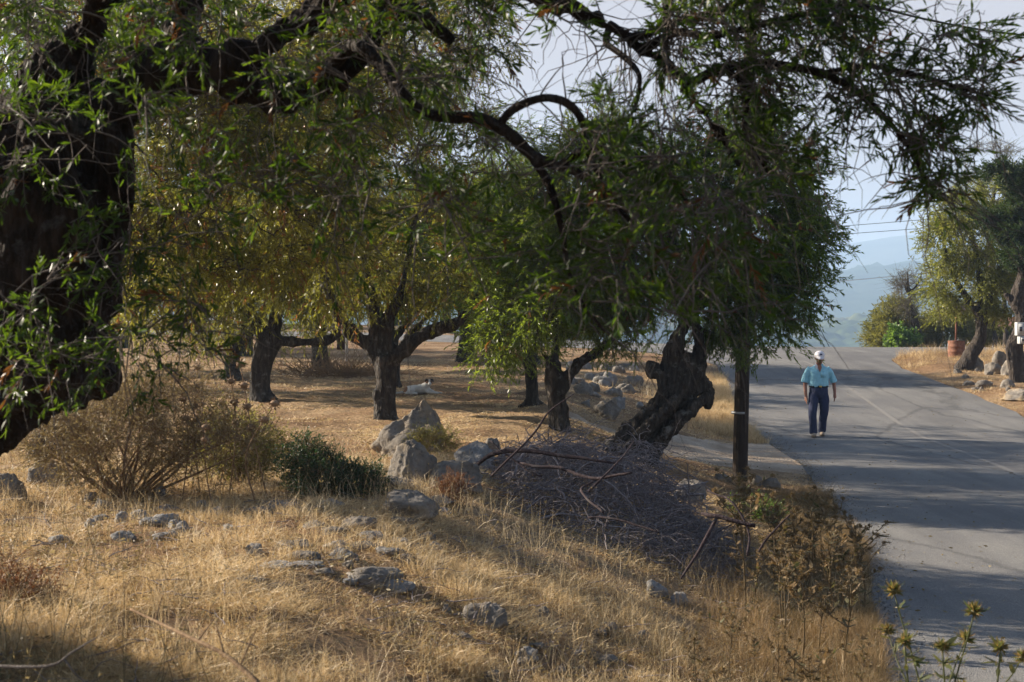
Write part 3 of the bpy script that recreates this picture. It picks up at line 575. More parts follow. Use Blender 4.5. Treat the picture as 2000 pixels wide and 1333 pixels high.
g1 = generic(-9, 47, 91, 'olive on the far side of the grove behind the crooked limbed olive'); g2 = generic(-1.5, 44, 92, 'olive on the far side of the grove behind the dog')
for (x, y, rz, s, lab) in [(-14.5, 52, 1, 1.1, 'olive on the far side of the grove, leftmost behind the big trunk'), (.6, 42.5, 2.2, .9, 'olive on the far side of the grove, behind the twisted forking olive'),
        (-5.2, 38.5, 2.6, .9, 'olive on the far side of the grove behind the forked olive'), (-12.5, 38, .6, 1.0, 'olive on the far side of the grove behind the leaning grey trunk')]:
    copy_tree(g1 if rz > 1.5 else g2, (x, y, float(H(x, y))), rz, s, lab)
ORD = ['leftmost in', 'second from the left in', 'third from the left in', 'fourth from the left in', 'fifth from the left in', 'at the right end of', 'taller, at the left behind', 'taller, in the middle behind', 'taller, at the right behind']
for k, (x, y, s) in enumerate([(-34, 92, 1.3), (-26, 90, 1.25), (-18, 88, 1.3), (-11, 86, 1.2), (-4, 84, 1.3), (3, 80, 1.25), (-22, 100, 1.6), (-8, 98, 1.6), (4, 92, 1.5)]):
    c = copy_tree(g1 if k % 2 else g2, (x, y, float(H(x, y))), k * 1.3, s, 'dark olive ' + ORD[k] + ' the row beyond the far road'); c['group'] = 'trees in a row beyond the far road'
# --- the big old olive in the foreground
b = np.array([-3.35, 6.0, float(H(-3.35, 6.0))])
tr = [([b - (0, 0, .3), b + (.1, 0, .35)] + [at(-190, 800, 5.95), at(-60, 690, 5.85)], [.62, .5, .45, .4])]
tr += [px_path([(-90, 760, 5.85, 150), (20, 640, 5.8, 180), (40, 520, 5.8, 185), (75, 400, 5.8, 175), (110, 300, 5.8, 140), (170, 250, 5.8, 105)])]
limbD = px_path([(430, 150, 5.5, 34), (560, 60, 5.5, 26), (720, -50, 5.5, 22), (900, -70, 5.5, 19), (1040, -8, 5.5, 15), (1110, 12, 5.5, 15), (1180, 45, 5.45, 15), (1250, 92, 5.4, 12), (1330, 150, 5.35, 9), (1372, 220, 5.3, 7), (1430, 300, 5.3, 9), (1470, 380, 5.3, 6)])
tr += [px_path([(160, 300, 5.8, 90), (200, 225, 5.75, 62), (262, 180, 5.7, 52), (325, 140, 5.65, 46), (400, 128, 5.6, 38), (480, 155, 5.55, 36), (560, 190, 5.5, 40), (620, 175, 5.45, 34), (690, 120, 5.4, 26), (740, 60, 5.4, 22), (780, -30, 5.4, 20)]), limbD,
       px_path([(30, 330, 5.8, 90), (60, 200, 5.8, 60), (140, 90, 5.7, 36), (210, -20, 5.6, 30)]),
       px_path([(380, 128, 5.6, 24), (350, 60, 5.7, 22), (390, -40, 5.8, 20)]),
       px_path([(740, 60, 5.4, 18), (800, 20, 5.4, 17), (850, 55, 5.3, 13), (885, 82, 5.3, 10)]),
       px_path([(600, 180, 5.45, 18), (690, 90, 5.2, 15), (745, 130, 5.1, 14), (785, 188, 5.0, 14), (825, 222, 5.0, 12), (875, 230, 5.0, 12), (930, 230, 4.95, 13), (985, 255, 4.9, 12), (1040, 302, 4.85, 11), (1095, 322, 4.8, 10), (1150, 350, 4.75, 8), (1230, 430, 4.7, 6)]),
       px_path([(975, 245, 4.9, 8), (1003, 214, 4.9, 9), (1060, 193, 4.85, 9), (1112, 205, 4.8, 9), (1140, 240, 4.8, 8), (1150, 300, 4.75, 6), (1190, 380, 4.7, 4)]),
       px_path([(1040, 302, 4.85, 10), (1080, 370, 4.8, 8), (1095, 450, 4.8, 6), (1120, 560, 4.8, 5), (1180, 650, 4.8, 3)]),
       px_path([(1090, 325, 4.8, 8), (1130, 300, 4.75, 8), (1200, 290, 4.7, 6), (1290, 330, 4.6, 5), (1360, 420, 4.6, 4)]),
       px_path([(1345, 168, 5.35, 9), (1400, 138, 5.3, 10), (1480, 126, 5.25, 10), (1570, 134, 5.2, 9), (1650, 165, 5.15, 8), (1705, 210, 5.1, 7), (1760, 270, 5.1, 5), (1800, 340, 5.1, 4), (1822, 390, 5.1, 3)]),
       px_path([(1600, 145, 5.2, 6), (1690, 132, 5.2, 5), (1790, 150, 5.1, 5), (1860, 168, 5.1, 4), (1930, 190, 5.1, 3)]),
       px_path([(1190, 48, 5.45, 10), (1240, 72, 5.4, 9), (1320, 45, 5.4, 9), (1400, 25, 5.4, 8), (1500, -25, 5.3, 7)]),
       px_path([(1190, 55, 5.45, 8), (1185, 85, 5.4, 7), (1215, 110, 5.3, 6), (1250, 150, 5.2, 5), (1240, 220, 5.2, 4)]),
       px_path([(1260, 95, 5.4, 10), (1320, 64, 5.3, 8), (1380, 72, 5.2, 8), (1440, 60, 5.2, 7), (1560, 30, 5.1, 6), (1680, 10, 5.1, 4), (1740, 20, 5.1, 3)]),
       px_path([(1300, 118, 5.4, 8), (1300, 60, 5.5, 7), (1300, -30, 5.5, 6)]), px_path([(1420, 132, 5.25, 6), (1460, 180, 5.2, 6), (1455, 260, 5.2, 5), (1500, 340, 5.2, 3)])]
ex = [sphere(at(105, 738, 5.7), (.26, .26, .13)), sphere(at(150, 560, 5.65), (.17, .22, .24)), sphere(at(130, 660, 5.65), (.2, .24, .12)), sphere(at(215, 330, 5.75), (.11, .16, .26)), sphere(at(60, 450, 5.4), (.25, .14, .3)), sphere(at(185, 440, 5.7), (.12, .2, .2)),
      sphere(at(555, 185, 5.5), (.13, .1, .08)), sphere(at(40, 780, 5.7), (.2, .2, .09)), sphere(at(120, 770, 5.7), (.17, .2, .07))]
r = rs(5); root = thing('olive_tree', tuple(b), 'massive gnarled olive leaning in from the left edge, limbs arching overhead', 'olive tree')
tr = [(np.array(p), np.array(q)) for p, q in tr]
big = [l for l in tr if l[1].max() > .045]; small = [l for l in tr if l[1].max() <= .045]
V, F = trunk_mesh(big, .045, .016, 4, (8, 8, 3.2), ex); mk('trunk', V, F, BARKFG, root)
for p, rr in small:
    q = resample(p, 4 * len(p)); rq = np.interp(np.linspace(0, len(p) - 1, 4 * len(p)), range(len(p)), rr); q = q + fbm(q * 6, 2, 3)[:, None] * .006
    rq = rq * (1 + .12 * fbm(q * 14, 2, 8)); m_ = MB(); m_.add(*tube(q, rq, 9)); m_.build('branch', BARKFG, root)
REG = [(-60, 330, -60, 240, 4.6, 6.6, 36), (330, 720, -60, 270, 4.6, 6.4, 44), (700, 960, -60, 170, 5, 6.4, 20), (950, 1320, -50, 110, 4.8, 5.6, 9), (1120, 1340, 190, 330, 4.3, 4.9, 16), (1170, 1480, 300, 610, 4.3, 5.1, 40),
       (640, 1000, 120, 480, 4.7, 5.6, 26), (1300, 1700, -60, 120, 4.8, 5.6, 64), (1400, 1600, 120, 350, 4.9, 5.4, 24), (1600, 1760, 60, 230, 4.9, 5.3, 13), (1620, 1720, 210, 260, 5, 5.3, 1), (1800, 1940, 60, 190, 4.9, 5.3, 17), (1760, 1860, 250, 390, 4.9, 5.3, 18), (960, 1200, 330, 600, 4.5, 5.0, 8), (-700, 900, -900, -80, 3.6, 6.6, 150), (900, 1700, -500, -80, 4.6, 6, 30),  # large region above the frame: unseen clumps added to block sky light
       (-40, 260, 180, 780, 4.9, 5.3, 30), (250, 420, 560, 760, 5.1, 5.5, 8), (240, 700, 230, 560, 4.9, 5.8, 22), (-20, 330, -40, 200, 5.9, 6.8, 60)]
cp = np.array([at(r.uniform(a, b_), r.uniform(c, d), r.uniform(e, f_)) for a, b_, c, d, e, f_, n_ in REG for _ in range(n_)])
nodes = np.vstack([resample(p, 24) for p, q in tr[2:]] + [resample(tr[k][0], 60) for k in range(3, len(tr)) if tr[k][0][-1, 0] > .7]); bm, nodes = connect(nodes, cp, r, .010, .008, 5, .12, .0022)
# tangle of bare thin twigs
nb = 1700; i = r.choice(len(nodes), nb); d = nrm(r.normal(0, 1, (nb, 3)) * (1, .5, 1) + np.array([.2, 0, -.35])); t = np.linspace(0, 1, 8)[:, None]; ll = r.uniform(.12, .5, nb)[:, None, None]
wig = np.cumsum(r.normal(0, .02, (nb, 8, 3)), 1) * ll / .3
P = nodes[i][:, None] + d[:, None] * t * ll + np.array([0, 0, -.25]) * t**2 * ll + wig * t; V, Q = tubes(P, np.broadcast_to(.0026 * (1.25 - t[:, 0]), (nb, 8)), 4); bm.add(V, None, Q)
# unseen crown over and behind the photographer, added to shade the near trunk
up = [resample([(-2.2, 5.3, 3.9), (-2.4, 3.6, 4.6), (-2.2, 1.6, 4.9), (-1.6, -.6, 4.9)], 20), resample([(-1.2, 5.3, 3.75), (-.4, 4.2, 4.7), (.3, 2.6, 5.0), (.6, .6, 5.0)], 20), resample([(-3.2, 5.7, 3.5), (-4.6, 4.6, 4.5), (-5.4, 2.6, 4.6), (-5.6, 0.4, 4.6)], 20)]
for q in up: V, T, Q = tube(q, np.linspace(.11, .04, 20), 9); mk('branch', V, [T, Q], BARKFG, root)
r8 = rs(88); cu = np.stack([r8.uniform(-6.5, 1.6, 420), r8.uniform(-2.5, 4.6, 420), r8.uniform(3.9, 6.4, 420)], -1); cu = cu[cu[:, 2] > 2.6 + .36 * np.maximum(cu[:, 1], 0)]; b3, _ = connect(np.vstack(up), cu, r8, .02, .01, 4)
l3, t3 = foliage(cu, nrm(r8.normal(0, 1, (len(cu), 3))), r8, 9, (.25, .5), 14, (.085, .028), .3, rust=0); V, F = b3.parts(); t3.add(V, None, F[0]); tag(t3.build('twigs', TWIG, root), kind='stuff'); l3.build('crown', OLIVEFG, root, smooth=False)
od = nrm(r.normal(0, 1, (len(cp), 3)) * (1, .4, .7) + np.where(cp[:, :1] > .6, 1, .3) * np.array([[1, 0, -.1]]))
lb, tb = foliage(cp, od, r, 6, (.08, .20), 13, (.044, .0088), .02, .75, True, .0016, .3, .02, .05, .3, jit=.03)
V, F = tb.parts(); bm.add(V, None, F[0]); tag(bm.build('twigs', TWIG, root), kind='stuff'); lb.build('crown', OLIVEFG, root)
# ---------------------------------------------------------------- conifer, almond, bushes at the right
def fr(px, py): return hit(px, py, 30, 56)
b = hit(1888, 722, 30, 60); Y = b[1]
tree('almond_tree', 'pale yellow-green tree with a curved dark trunk beside the rusty drum', 'almond tree', b,
     [px_path([(1874, 728, Y, 17), (1893, 700, Y, 15), (1912, 665, Y, 13), (1917, 635, Y, 12), (1915, 600, Y, 11)]), px_path([(1916, 615, Y, 9), (1880, 570, Y, 7), (1850, 510, Y, 5), (1840, 450, Y, 3)]), px_path([(1916, 610, Y, 9), (1945, 560, Y, 7), (1965, 490, Y, 5), (1950, 400, Y, 3)]), px_path([(1916, 600, Y, 7), (1910, 520, Y, 6), (1890, 430, Y, 4)])],
     [E(1890, 560, Y, 1.2, 1.2, .75), E(1855, 480, Y, .75, 1, .9), E(1930, 480, Y, 1.1, 1.2, 1.0), E(1870, 420, Y, .7, .9, .6), E(1960, 400, Y, .9, 1, .8), E(1975, 580, Y, .8, 1, .6), E(1840, 590, Y, .45, .6, .4)],
     ALMOND, 101, ncl=420, per=10, nl=16, leaf=(.075, .03), L=(.3, .55), bark=BARKDK, voxel=.04, twigm=BARKDK, bare=150, group=None)
b = hit(1988, 746, 25, 60); Y = b[1]; r = rs(7)
croot = thing('conifer', tuple(b), 'dark conifer at the right edge with grey boxes on its crooked trunk', 'conifer')
V, F = trunk_mesh([px_path([(1993, 752, Y, 20), (1985, 715, Y, 17), (1980, 680, Y, 16), (1994, 640, Y, 15), (1996, 610, Y, 14), (1985, 590, Y, 15), (2000, 540, Y, 14), (2010, 440, Y, 11), (2015, 300, Y, 6)]), px_path([(1988, 600, Y, 10), (1972, 583, Y, 8), (1962, 572, Y, 5)])], .035, .03, 7); mk('trunk', V, F, BARKDK, croot)
cen, out = clumps([E(1985, 440, Y, .6, 1, .5), E(1955, 335, Y, .5, .8, .22), E(2040, 380, Y, .9, 1, 1.0), E(1945, 425, Y, .5, .7, .16), E(1990, 500, Y, .45, .7, .2), E(2040, 520, Y, .6, .8, .5)], 420, r, .2)
out = nrm(out * .7 + np.array([-.6, 0, .1])); bm, _ = connect(resample(at(0, 0, Y) * 0 + np.array([at(1985, 590, Y), at(2000, 540, Y), at(2010, 440, Y), at(2015, 300, Y)]), 14), cen, r, .04); lb, tb = foliage(cen, out, r, 16, (.12, .3), 22, (.055, .024), -.1, .6, tw=.006, rust=0, jit=.05)
V, F = bm.parts(); tb.add(V, None, F[0]); tag(tb.build('twigs', BARKDK, croot), kind='stuff'); lb.build('crown', CONIF, croot, smooth=False)
def bush(name, label, cat, b, ell, leafm, seed, ncl, per, nl, leaf, L, stems=9, stemr=.012, bark=None, droop=0.0, vbias=0, up=.5, group=None, jit=.04, fine=False):
    r = rs(seed); root = thing(name, tuple(b), label, cat, group); cen, out = clumps(ell, ncl, r, .25); cen[:, 2] = np.maximum(cen[:, 2], H(cen[:, 0], cen[:, 1]) + .03)
    st = MB(); nodes = []
    for k in range(stems):
        tgt = cen[r.randint(len(cen))]; p = resample([b + np.append(r.normal(0, .04, 2), -.05), (b + tgt) / 2 + r.normal(0, .05, 3) - (0, 0, .05), tgt], 8)
        st.add(*tube(p, np.linspace(stemr, stemr * .4, 8), 6)); nodes.append(p[2:])
    bm, _ = connect(np.vstack(nodes), cen, r, stemr * .6, .01, 4, .02, .0015); lb, tb = foliage(cen, nrm(out + np.array([0, 0, up])), r, per, L, nl, leaf, droop, rust=0, tw=.0018, vbias=vbias, jit=jit, fine=fine)
    for m_ in (bm, tb): V, F = m_.parts(); st.add(V, F[0] if F[0].shape[1] == 3 else None, F[-1])
    tag(st.build('stems', bark or TWIGD, root), kind='stuff'); lb.build('foliage', leafm, root, smooth=False); return root
def ob(px, Y): X = (px - CXP) * Y / FPX; return np.array([X, Y, float(H(X, Y))])
bush('bush', 'olive green bush at the left of the hedge beyond the junction', 'bush', ob(1745, 57), [E(1740, 650, 57, .85, 1.2, .75), E(1750, 615, 57, .7, 1, .6), E(1715, 668, 57, .5, .8, .35)], BUSHM, 111, 170, 12, 16, (.10, .035), (.3, .5), stemr=.03, bark=BARKDK)
bush('bush', 'olive green bush behind the rusty drum', 'bush', ob(1845, 58), [E(1840, 650, 58, 1.3, 1.2, .8), E(1870, 620, 58, 1.0, 1, .6), E(1800, 660, 58, .7, .8, .5)], BUSHM, 112, 200, 12, 16, (.10, .035), (.3, .5), stemr=.03, bark=BARKDK)
bush('bush', 'olive green bush behind the curved almond trunk', 'bush', ob(1935, 60), [E(1915, 650, 60, .7, 1.0, .5), E(1990, 668, 60, .9, 1, .35)], BUSHM, 113, 160, 12, 16, (.10, .035), (.3, .5), stemr=.03, bark=BARKDK)
bush('bush', 'bright green broad leaved shrub at the far kerb', 'bush', ob(1765, 54.5), [E(1765, 668, 54.5, .55, .5, .28), E(1752, 655, 54.5, .2, .3, .25)], FRESHM, 114, 60, 8, 9, (.13, .09), (.2, .35), bark=BARKDK)
b = ob(1785, 56); Y = 56
tree('bare_tree', 'slender half-bare tree rising from the bushes beyond the junction', 'tree', b,
     [px_path([(1790, 690, Y, 5), (1786, 650, Y, 5), (1780, 600, Y, 4), (1774, 560, Y, 3), (1772, 530, Y, 2)]), px_path([(1798, 690, Y, 4), (1795, 640, Y, 3.5), (1780, 600, Y, 3)]), px_path([(1777, 580, Y, 3), (1760, 545, Y, 2), (1752, 530, Y, 1)]), px_path([(1776, 575, Y, 3), (1795, 550, Y, 2), (1800, 530, Y, 1)])],
     [E(1775, 560, Y, .65, .6, .6), E(1770, 600, Y, .6, .6, .3)], BUSHM, 121, ncl=90, per=7, nl=5, leaf=(.05, .02), L=(.2, .45), bark=BARKDK, voxel=.05, amp=.01, twigm=TWIG, bare=500, droop=-.1, tw=.006)
b = ob(1925, 62); Y = 62
tree('bare_tree', 'tall half-bare pale tree behind the almond and the conifer', 'tree', b,
     [px_path([(1925, 690, Y, 12), (1930, 600, Y, 9), (1935, 480, Y, 8), (1935, 400, Y, 6)]), px_path([(1935, 420, Y, 5), (1910, 350, Y, 3), (1900, 300, Y, 2)]), px_path([(1935, 410, Y, 5), (1950, 340, Y, 3), (1955, 280, Y, 2)])],
     [E(1930, 320, Y, 1.3, 1.2, 1.2), E(1960, 370, Y, 1.2, 1.2, 1.0), E(1890, 380, Y, .8, 1, .8)], ALMOND, 122, ncl=140, per=8, nl=5, leaf=(.06, .02), L=(.3, .6), bark=BARKDK, voxel=.08, amp=.01, twigm=TWIG, bare=700, droop=-.1, tw=.007)
for px, Yq, lab in ((1963, 52, 'thin bare trunk between the almond tree and the grey boxes'), (1941, 58, 'thin leaning trunk just right of the almond trunk')):
    b = ob(px, Yq); Y = Yq
    tree('thin_tree', lab, 'tree', b, [([b - (0, 0, .1), b + (.05, 0, .9), b + (-.03, 0, 1.8), b + (.1, 0, 2.8)], [.13, .1, .09, .07])], [(b + np.array([.1, 0, 3.0]), np.array([.7, .7, .6]))], ALMOND, 130 + px, ncl=40, per=8, nl=14, leaf=(.08, .03), bark=BARKDK, voxel=.05)

# ---------------------------------------------------------------- utility pole, cables, posts
WOODP = barkmat('creosoted_wood', (.012, .009, .007), (.035, .026, .02), (.075, .056, .044), 1, .05, (14, 14, .9), .5)
METAL = plain('galvanised_metal', (.35, .36, .36), .5, .15, 20, .1, .6); GREYBOX = plain('grey_plastic', (.42, .43, .42), .5, .06, 10, .05)
RUST = plain('rusty_steel', (.19, .085, .05), .85, .4, 14, .3); CABLE = plain('cable_rubber', (.02, .035, .035), .6, .1, 10, 0); PALEC = plain('pale_cable', (.5, .5, .5), .6, .1, 10, 0)
b = hit(1444, 937); Y = b[1]; pole = thing('utility_pole', tuple(b), 'dark wooden utility pole standing between the leaning olive and the road', 'utility pole')
top = at(1470, -90, Y); V, T, Q = tube(resample([b - (0, 0, .3), (b + top) / 2, top], 40), np.linspace(.105, .078, 40), 24); mk('shaft', V, [T, Q], WOODP, pole)
m_ = MB(); m_.add(*box(tuple(top - (0, .02, .25)), (1.1, .09, .11), .3)); m_.build('crossarm', WOODP, pole, smooth=False)
for dx in (-.45, .0, .45):
    V, T, Q = tube([top + (dx * math.cos(.3), dx * math.sin(.3) - .02, z) for z in (-.2, -.12, -.11, -.06, -.05, .0)], [.012, .012, .04, .045, .03, .01], 10); mk('insulator', V, [T, Q], GREYBOX, pole)
for zz in (.9, 1.7):
    V, T, Q = tube([b + (0, 0, zz), b + (0, 0, zz + .03)], [.112, .112], 24); mk('band', V, [T, Q], METAL, pole)
def cable(name, label, a, c, sag, rad, mat, n=60):
    t = np.linspace(0, 1, n)[:, None]; P = np.asarray(a) * (1 - t) + np.asarray(c) * t; P[:, 2] -= sag * 4 * t[:, 0] * (1 - t[:, 0])
    V, T, Q = tube(P, rad, 6); o = mk(name, V, [T, Q], mat); return tag(o, label, 'cable')
P1 = top + (0, 0, -.15)
cable('cable', 'thick dark green cable sagging from the pole across the upper right sky', P1, at(2700, -60, 26), 1.15, .016, CABLE)
cable('cable', 'upper of the two thin wires crossing the sky above the mountain', at(1200, 470, 52), at(2300, 380, 60), .18, .012, CABLE)
cable('cable', 'lower of the two thin wires crossing the sky above the mountain', at(1200, 483, 52), at(2300, 400, 60), .18, .012, CABLE)
cable('cable', 'pale wire crossing in front of the blue hill', at(1200, 580, 53), at(2300, 470, 60), .3, .012, PALEC)
cable('cable', 'thin wire leaving the pole towards the far hedge', P1 + (0, 0, .05), at(1480, 380, 48), .2, .008, CABLE)
# stay wires at the far kerb
b1 = ob(1620, 53.5); cable('stay_wire', 'right one of two slanting stay wires at the far kerb', b1, at(1540, 520, 53.5), 0, .012, CABLE, 12)
b1 = ob(1611, 53.2); cable('stay_wire', 'left one of two slanting stay wires at the far kerb', b1, at(1530, 520, 53.2), 0, .012, CABLE, 12)
# posts in the far grove
b = hit(677, 706, 20, 90); h = 66 * b[1] / FPX; po = thing('marker_post', tuple(b), 'slim white post beyond the dead bush', 'post'); V, T, Q = tube([b - (0, 0, .1), b + (0, 0, h), b + (0, 0, h + .03)], [.045, .045, .03], 12); mk('shaft', V, [T, Q], plain('white_post_paint', (.5, .5, .49), .6, .1), po)
b = hit(666, 683, 20, 90); h = 1.9 + 60 * b[1] / FPX; po = thing('utility_pole', tuple(b), 'dark reddish wooden pole behind the slim white post', 'utility pole')
V, T, Q = tube([b - (0, 0, .2), b + (0, 0, h), b + (0, 0, h * 2)], [.15, .14, .12], 14); mk('shaft', V, [T, Q], barkmat('red_brown_pole_wood', (.03, .012, .01), (.08, .035, .028), (.12, .06, .045), 1, 0, (12, 12, 1)), po)
V, T, Q = box(tuple(b + (0, 0, h * 1.93)), (1.2, .1, .1)); mk('crossarm', V, [Q], WOODP, po, smooth=False)
# rusty drum with a sign on a rusty post
b = hit(1868, 698, 30, 55); Y = b[1]; w_ = 16 * Y / FPX; dr = thing('steel_drum', tuple(b), 'rusty open steel drum holding a signpost beside the verge', 'drum')
h = 32 * Y / FPX; zs = [0, .02, h * .32, h * .34, h * .36, h * .64, h * .66, h * .68, h - .02, h, h, h - .05, h - .05]; rr = [w_, w_, w_, w_ * 1.03, w_, w_, w_ * 1.03, w_, w_, w_ * 1.03, w_ * .95, w_ * .95, .01]
V, T, Q = tube([b + (0, 0, z + k * 1e-4) for k, z in enumerate(zs)], rr, 28); mk('shell', V, [T, Q], RUST, dr)
sg = thing('road_sign', tuple(b + (0, 0, h - .06)), 'faded square sign seen from behind on a rusty post in the drum', 'sign')
V, T, Q = tube([b + (-.02, 0, h - .06), b + (.0, 0, h + 1.15)], .028, 10); mk('post', V, [T, Q], RUST, sg)
V, T, Q = box(tuple(b + (.0, -.045, h + 1.05)), (.62, .02, .26)); mk('panel', V, [Q], plain('faded_sign_back', (.3, .24, .23), .6, .2), sg, smooth=False)
# grey meter boxes strapped to the conifer: hung on the trunk
bx = thing('meter_box', tuple(at(1992, 670, 37.0)), 'pair of pale grey electrical boxes fixed to the conifer trunk', 'electrical box')
for nm, (x0, y0, x1, y1), dz in (('upper_box', (1984, 630, 2006, 656), 0), ('lower_box', (1989, 657, 2010, 672), 0)):
    Yb = croot.location[1] - .36; a = at(x0, y1, Yb); c = at(x1, y0, Yb); cc = (a + c) / 2; s_ = c - a; V, T, Q = box(tuple(cc), (s_[0], .2, s_[2])); o = mk(nm, V, [Q], GREYBOX, bx, smooth=False)
    m2 = o.modifiers.new('b', 'BEVEL'); m2.width = .012; m2.segments = 2
    V, T, Q = box((cc[0], cc[1] - .108, cc[2]), (s_[0] * .8, .016, s_[2] * .82)); mk('box_door', V, [Q], GREYBOX, o, smooth=False)
    V, T, Q = box((cc[0] - s_[0] * .2, cc[1] - .12, cc[2]), (s_[0] * .25, .012, s_[2] * .35)); mk('window', V, [Q], plain('dark_window', (.05, .05, .06), .2, .1), o, smooth=False)
# low whitewashed building behind the trees at the right
bb = ob(1975, 74); bl = thing('building', tuple(bb), 'low pale lilac-white building half hidden behind the almond tree', 'building')
WH = plain('whitewash', (.5, .48, .55), .8, .06, 3, .1); V, T, Q = box(tuple(bb + (0, 0, 1.0)), (4.6, 4, 3.2)); mk('wall', V, [Q], WH, bl, smooth=False)
rv = np.array([[-2.5, -2.2, 2.6], [2.5, -2.2, 2.6], [2.5, 2.2, 2.6], [-2.5, 2.2, 2.6], [-2.5, 0, 3.5], [2.5, 0, 3.5]]) + bb; mk('roof', rv, [np.array([[0, 1, 5, 4], [2, 3, 4, 5], [0, 3, 2, 1]]), np.array([[0, 4, 3], [1, 2, 5]])], plain('roof_tile', (.25, .12, .08), .8, .3, 30, .3), bl, smooth=False)
for dx in (-1.4, 1.2):
    V, T, Q = box(tuple(bb + (dx, -2.02, 1.2)), (.8, .06, 1.0)); wn = mk('window', V, [Q], plain('window_dark', (.04, .045, .05), .2, .1), bl, smooth=False); V, T, Q = box(tuple(bb + (dx, -2.06, .66)), (.95, .12, .06)); mk('sill', V, [Q], WH, wn, smooth=False)

# ---------------------------------------------------------------- rocks
def rock(label, px, py, wpx, hpx, seed, mat=None, depth=.8, cuts=5, group=None, peak=0, name='rock', tilt=0, pos=None, sub=4):
    b = hit(px, py) if pos is None else np.array(pos); Y = b[1]; r = rs(seed); wx = wpx * Y / FPX / 2; hz_ = hpx * Y / FPX
    th = np.linspace(0, np.pi, 26)[1:-1]; V, T, Q = sphere((0, 0, 0), (1, 1, 1), *((72, 44) if wpx > 60 else (30, 20))); U = nrm(V)
    rad = np.ones(len(V))
    for k in range(cuts):
        n_ = nrm(r.normal(0, 1, 3)); d = r.uniform(.48, .75); dt = U @ n_; rad = np.where(dt > 1e-3, np.minimum(rad, d / np.maximum(dt, 1e-3)), rad)
    rad = rad * (1 + .13 * fbm(U * 2.2 + seed, 4, seed) + .07 * np.abs(fbm(U * 6 + seed, 4, seed + 3)) - .05 * np.abs(fbm(U * 14 + seed, 3, seed + 8)))
    P = U * rad[:, None]
    if peak: P[:, 0] *= 1 - np.clip(P[:, 2], 0, 1) * .75 * peak; P[:, 1] *= 1 - np.clip(P[:, 2], 0, 1) * .5 * peak; P[:, 0] += np.clip(P[:, 2], 0, 1) * tilt
    P = (P - [0, 0, P[:, 2].min()]); P[:, 2] *= (hz_ * 1.6) / P[:, 2].max(); P[:, 0] *= wx / np.abs(P[:, 0]).max(); P[:, 1] *= wx * depth / np.abs(P[:, 1]).max()
    V = P + b + np.array([0, wx * depth * .5, -hz_ * .6]); o = mk(name, V - b, [T, Q], mat or ROCK); o.location = tuple(b); return tag(o, label, 'rock', group)
rock('tall pointed boulder in front of the forked olive', 800, 892, 165, 108, 11, depth=.8, cuts=7, peak=1.0, tilt=.12)
rock('rounded boulder with a shaded face below the pointed boulder', 801, 946, 112, 84, 2, depth=.9, cuts=7)
rock('slanting slab boulder at the left end of the brush pile', 880, 962, 130, 62, 3, depth=.9)
rock('cream knobbly rock at the top left of the brush pile', 925, 915, 85, 52, 4, ROCKW)
rock('small upright rock poking above the cream rock', 962, 890, 36, 34, 5)
rock('long low slab below the rounded boulder', 775, 958, 90, 26, 6, cuts=3)
rock('rough boulder with dark hollows left of the brush pile', 800, 1016, 130, 56, 7, cuts=8)
rock('flat grey blue rock left of the rough hollowed boulder', 702, 1040, 90, 28, 8)
rock('low stone in front of the flat grey blue rock', 672, 1092, 60, 20, 9, ROCKW)
rock('mid sized grey rock beside the spiny stalks in the foreground', 950, 1222, 105, 40, 10, cuts=8)
rock('long half buried slab in front of the brush pile', 735, 1140, 130, 26, 12)
rock('yellowish crumbled rock right below the brush pile', 1285, 1168, 48, 34, 13, ROCKW, cuts=8)
rock('white stone beside the yellowish crumbled rock', 1330, 1182, 46, 24, 14, ROCKW)
rock('weathered rock under the dry shrub at the left edge', 95, 950, 95, 56, 15)
rock('shaded grey boulder at the far left edge', 5, 985, 80, 60, 16)
rock('blue grey rock buried in the right end of the brush pile', 1355, 985, 80, 46, 17)
rock('small rock at the right foot of the utility pole', 1475, 948, 30, 20, 18)
rock('grey rock between the pole and the road edge', 1508, 952, 40, 18, 19)
rock('low rock on the left side of the pole foot', 1412, 940, 40, 14, 20)
rock('small reddish stone on the bare foreground soil', 1190, 1240, 40, 22, 21)
rock('flat pale stone at the bottom of the picture below the bare soil', 1025, 1290, 60, 22, 22, ROCKW)
rock('dark grey boulder behind the twisted olive', 1190, 818, 62, 38, 23)
rock('pale block on the rock heap behind the leaning olive', 1188, 752, 40, 26, 24, ROCKW)
rock('dark shaded stone near the trunk of the twisted olive', 1140, 770, 40, 24, 25)
rock('large pale slab at the right edge of the verge', 2000, 778, 90, 18, 26, ROCK, depth=1.2)
rock('round boulder at the foot of the conifer', 1975, 735, 34, 36, 27)
rock('grey boulder in the middle of the verge rock heap', 1940, 730, 44, 22, 28)
rock('upright boulder behind the verge rock heap', 1955, 715, 40, 30, 29)
rock('grey boulder right of the almond trunk', 1908, 722, 32, 28, 30)
rock('brownish stone in the verge nearest the conifer', 1968, 757, 34, 16, 31)
rock('pointed grey stone in the lower verge row', 1925, 758, 34, 16, 32)
rock('low grey stone at the left of the lower verge row', 1892, 754, 30, 10, 33)
rock('little stone by the foot of the almond trunk', 1872, 730, 18, 10, 34)
r = rs(99)
for k in range(40):
    px, py = r.uniform(400, 860), r.uniform(985, 1160); rock('small grey stone in the loose scatter across the dry foreground grass', px, py, r.uniform(24, 84), r.uniform(10, 20), 200 + k, ROCKW if k % 3 else ROCK, group='loose stones scattered left of the brush pile')
for k in range(26):
    px, py = r.uniform(1110, 1250), r.uniform(715, 800); rock('pale stone in the tumbled rock heap behind the twisted olive', px, py, r.uniform(18, 46), r.uniform(8, 20), 300 + k, ROCKW if k % 2 else ROCK, group='tumbled rocks behind the twisted olive')
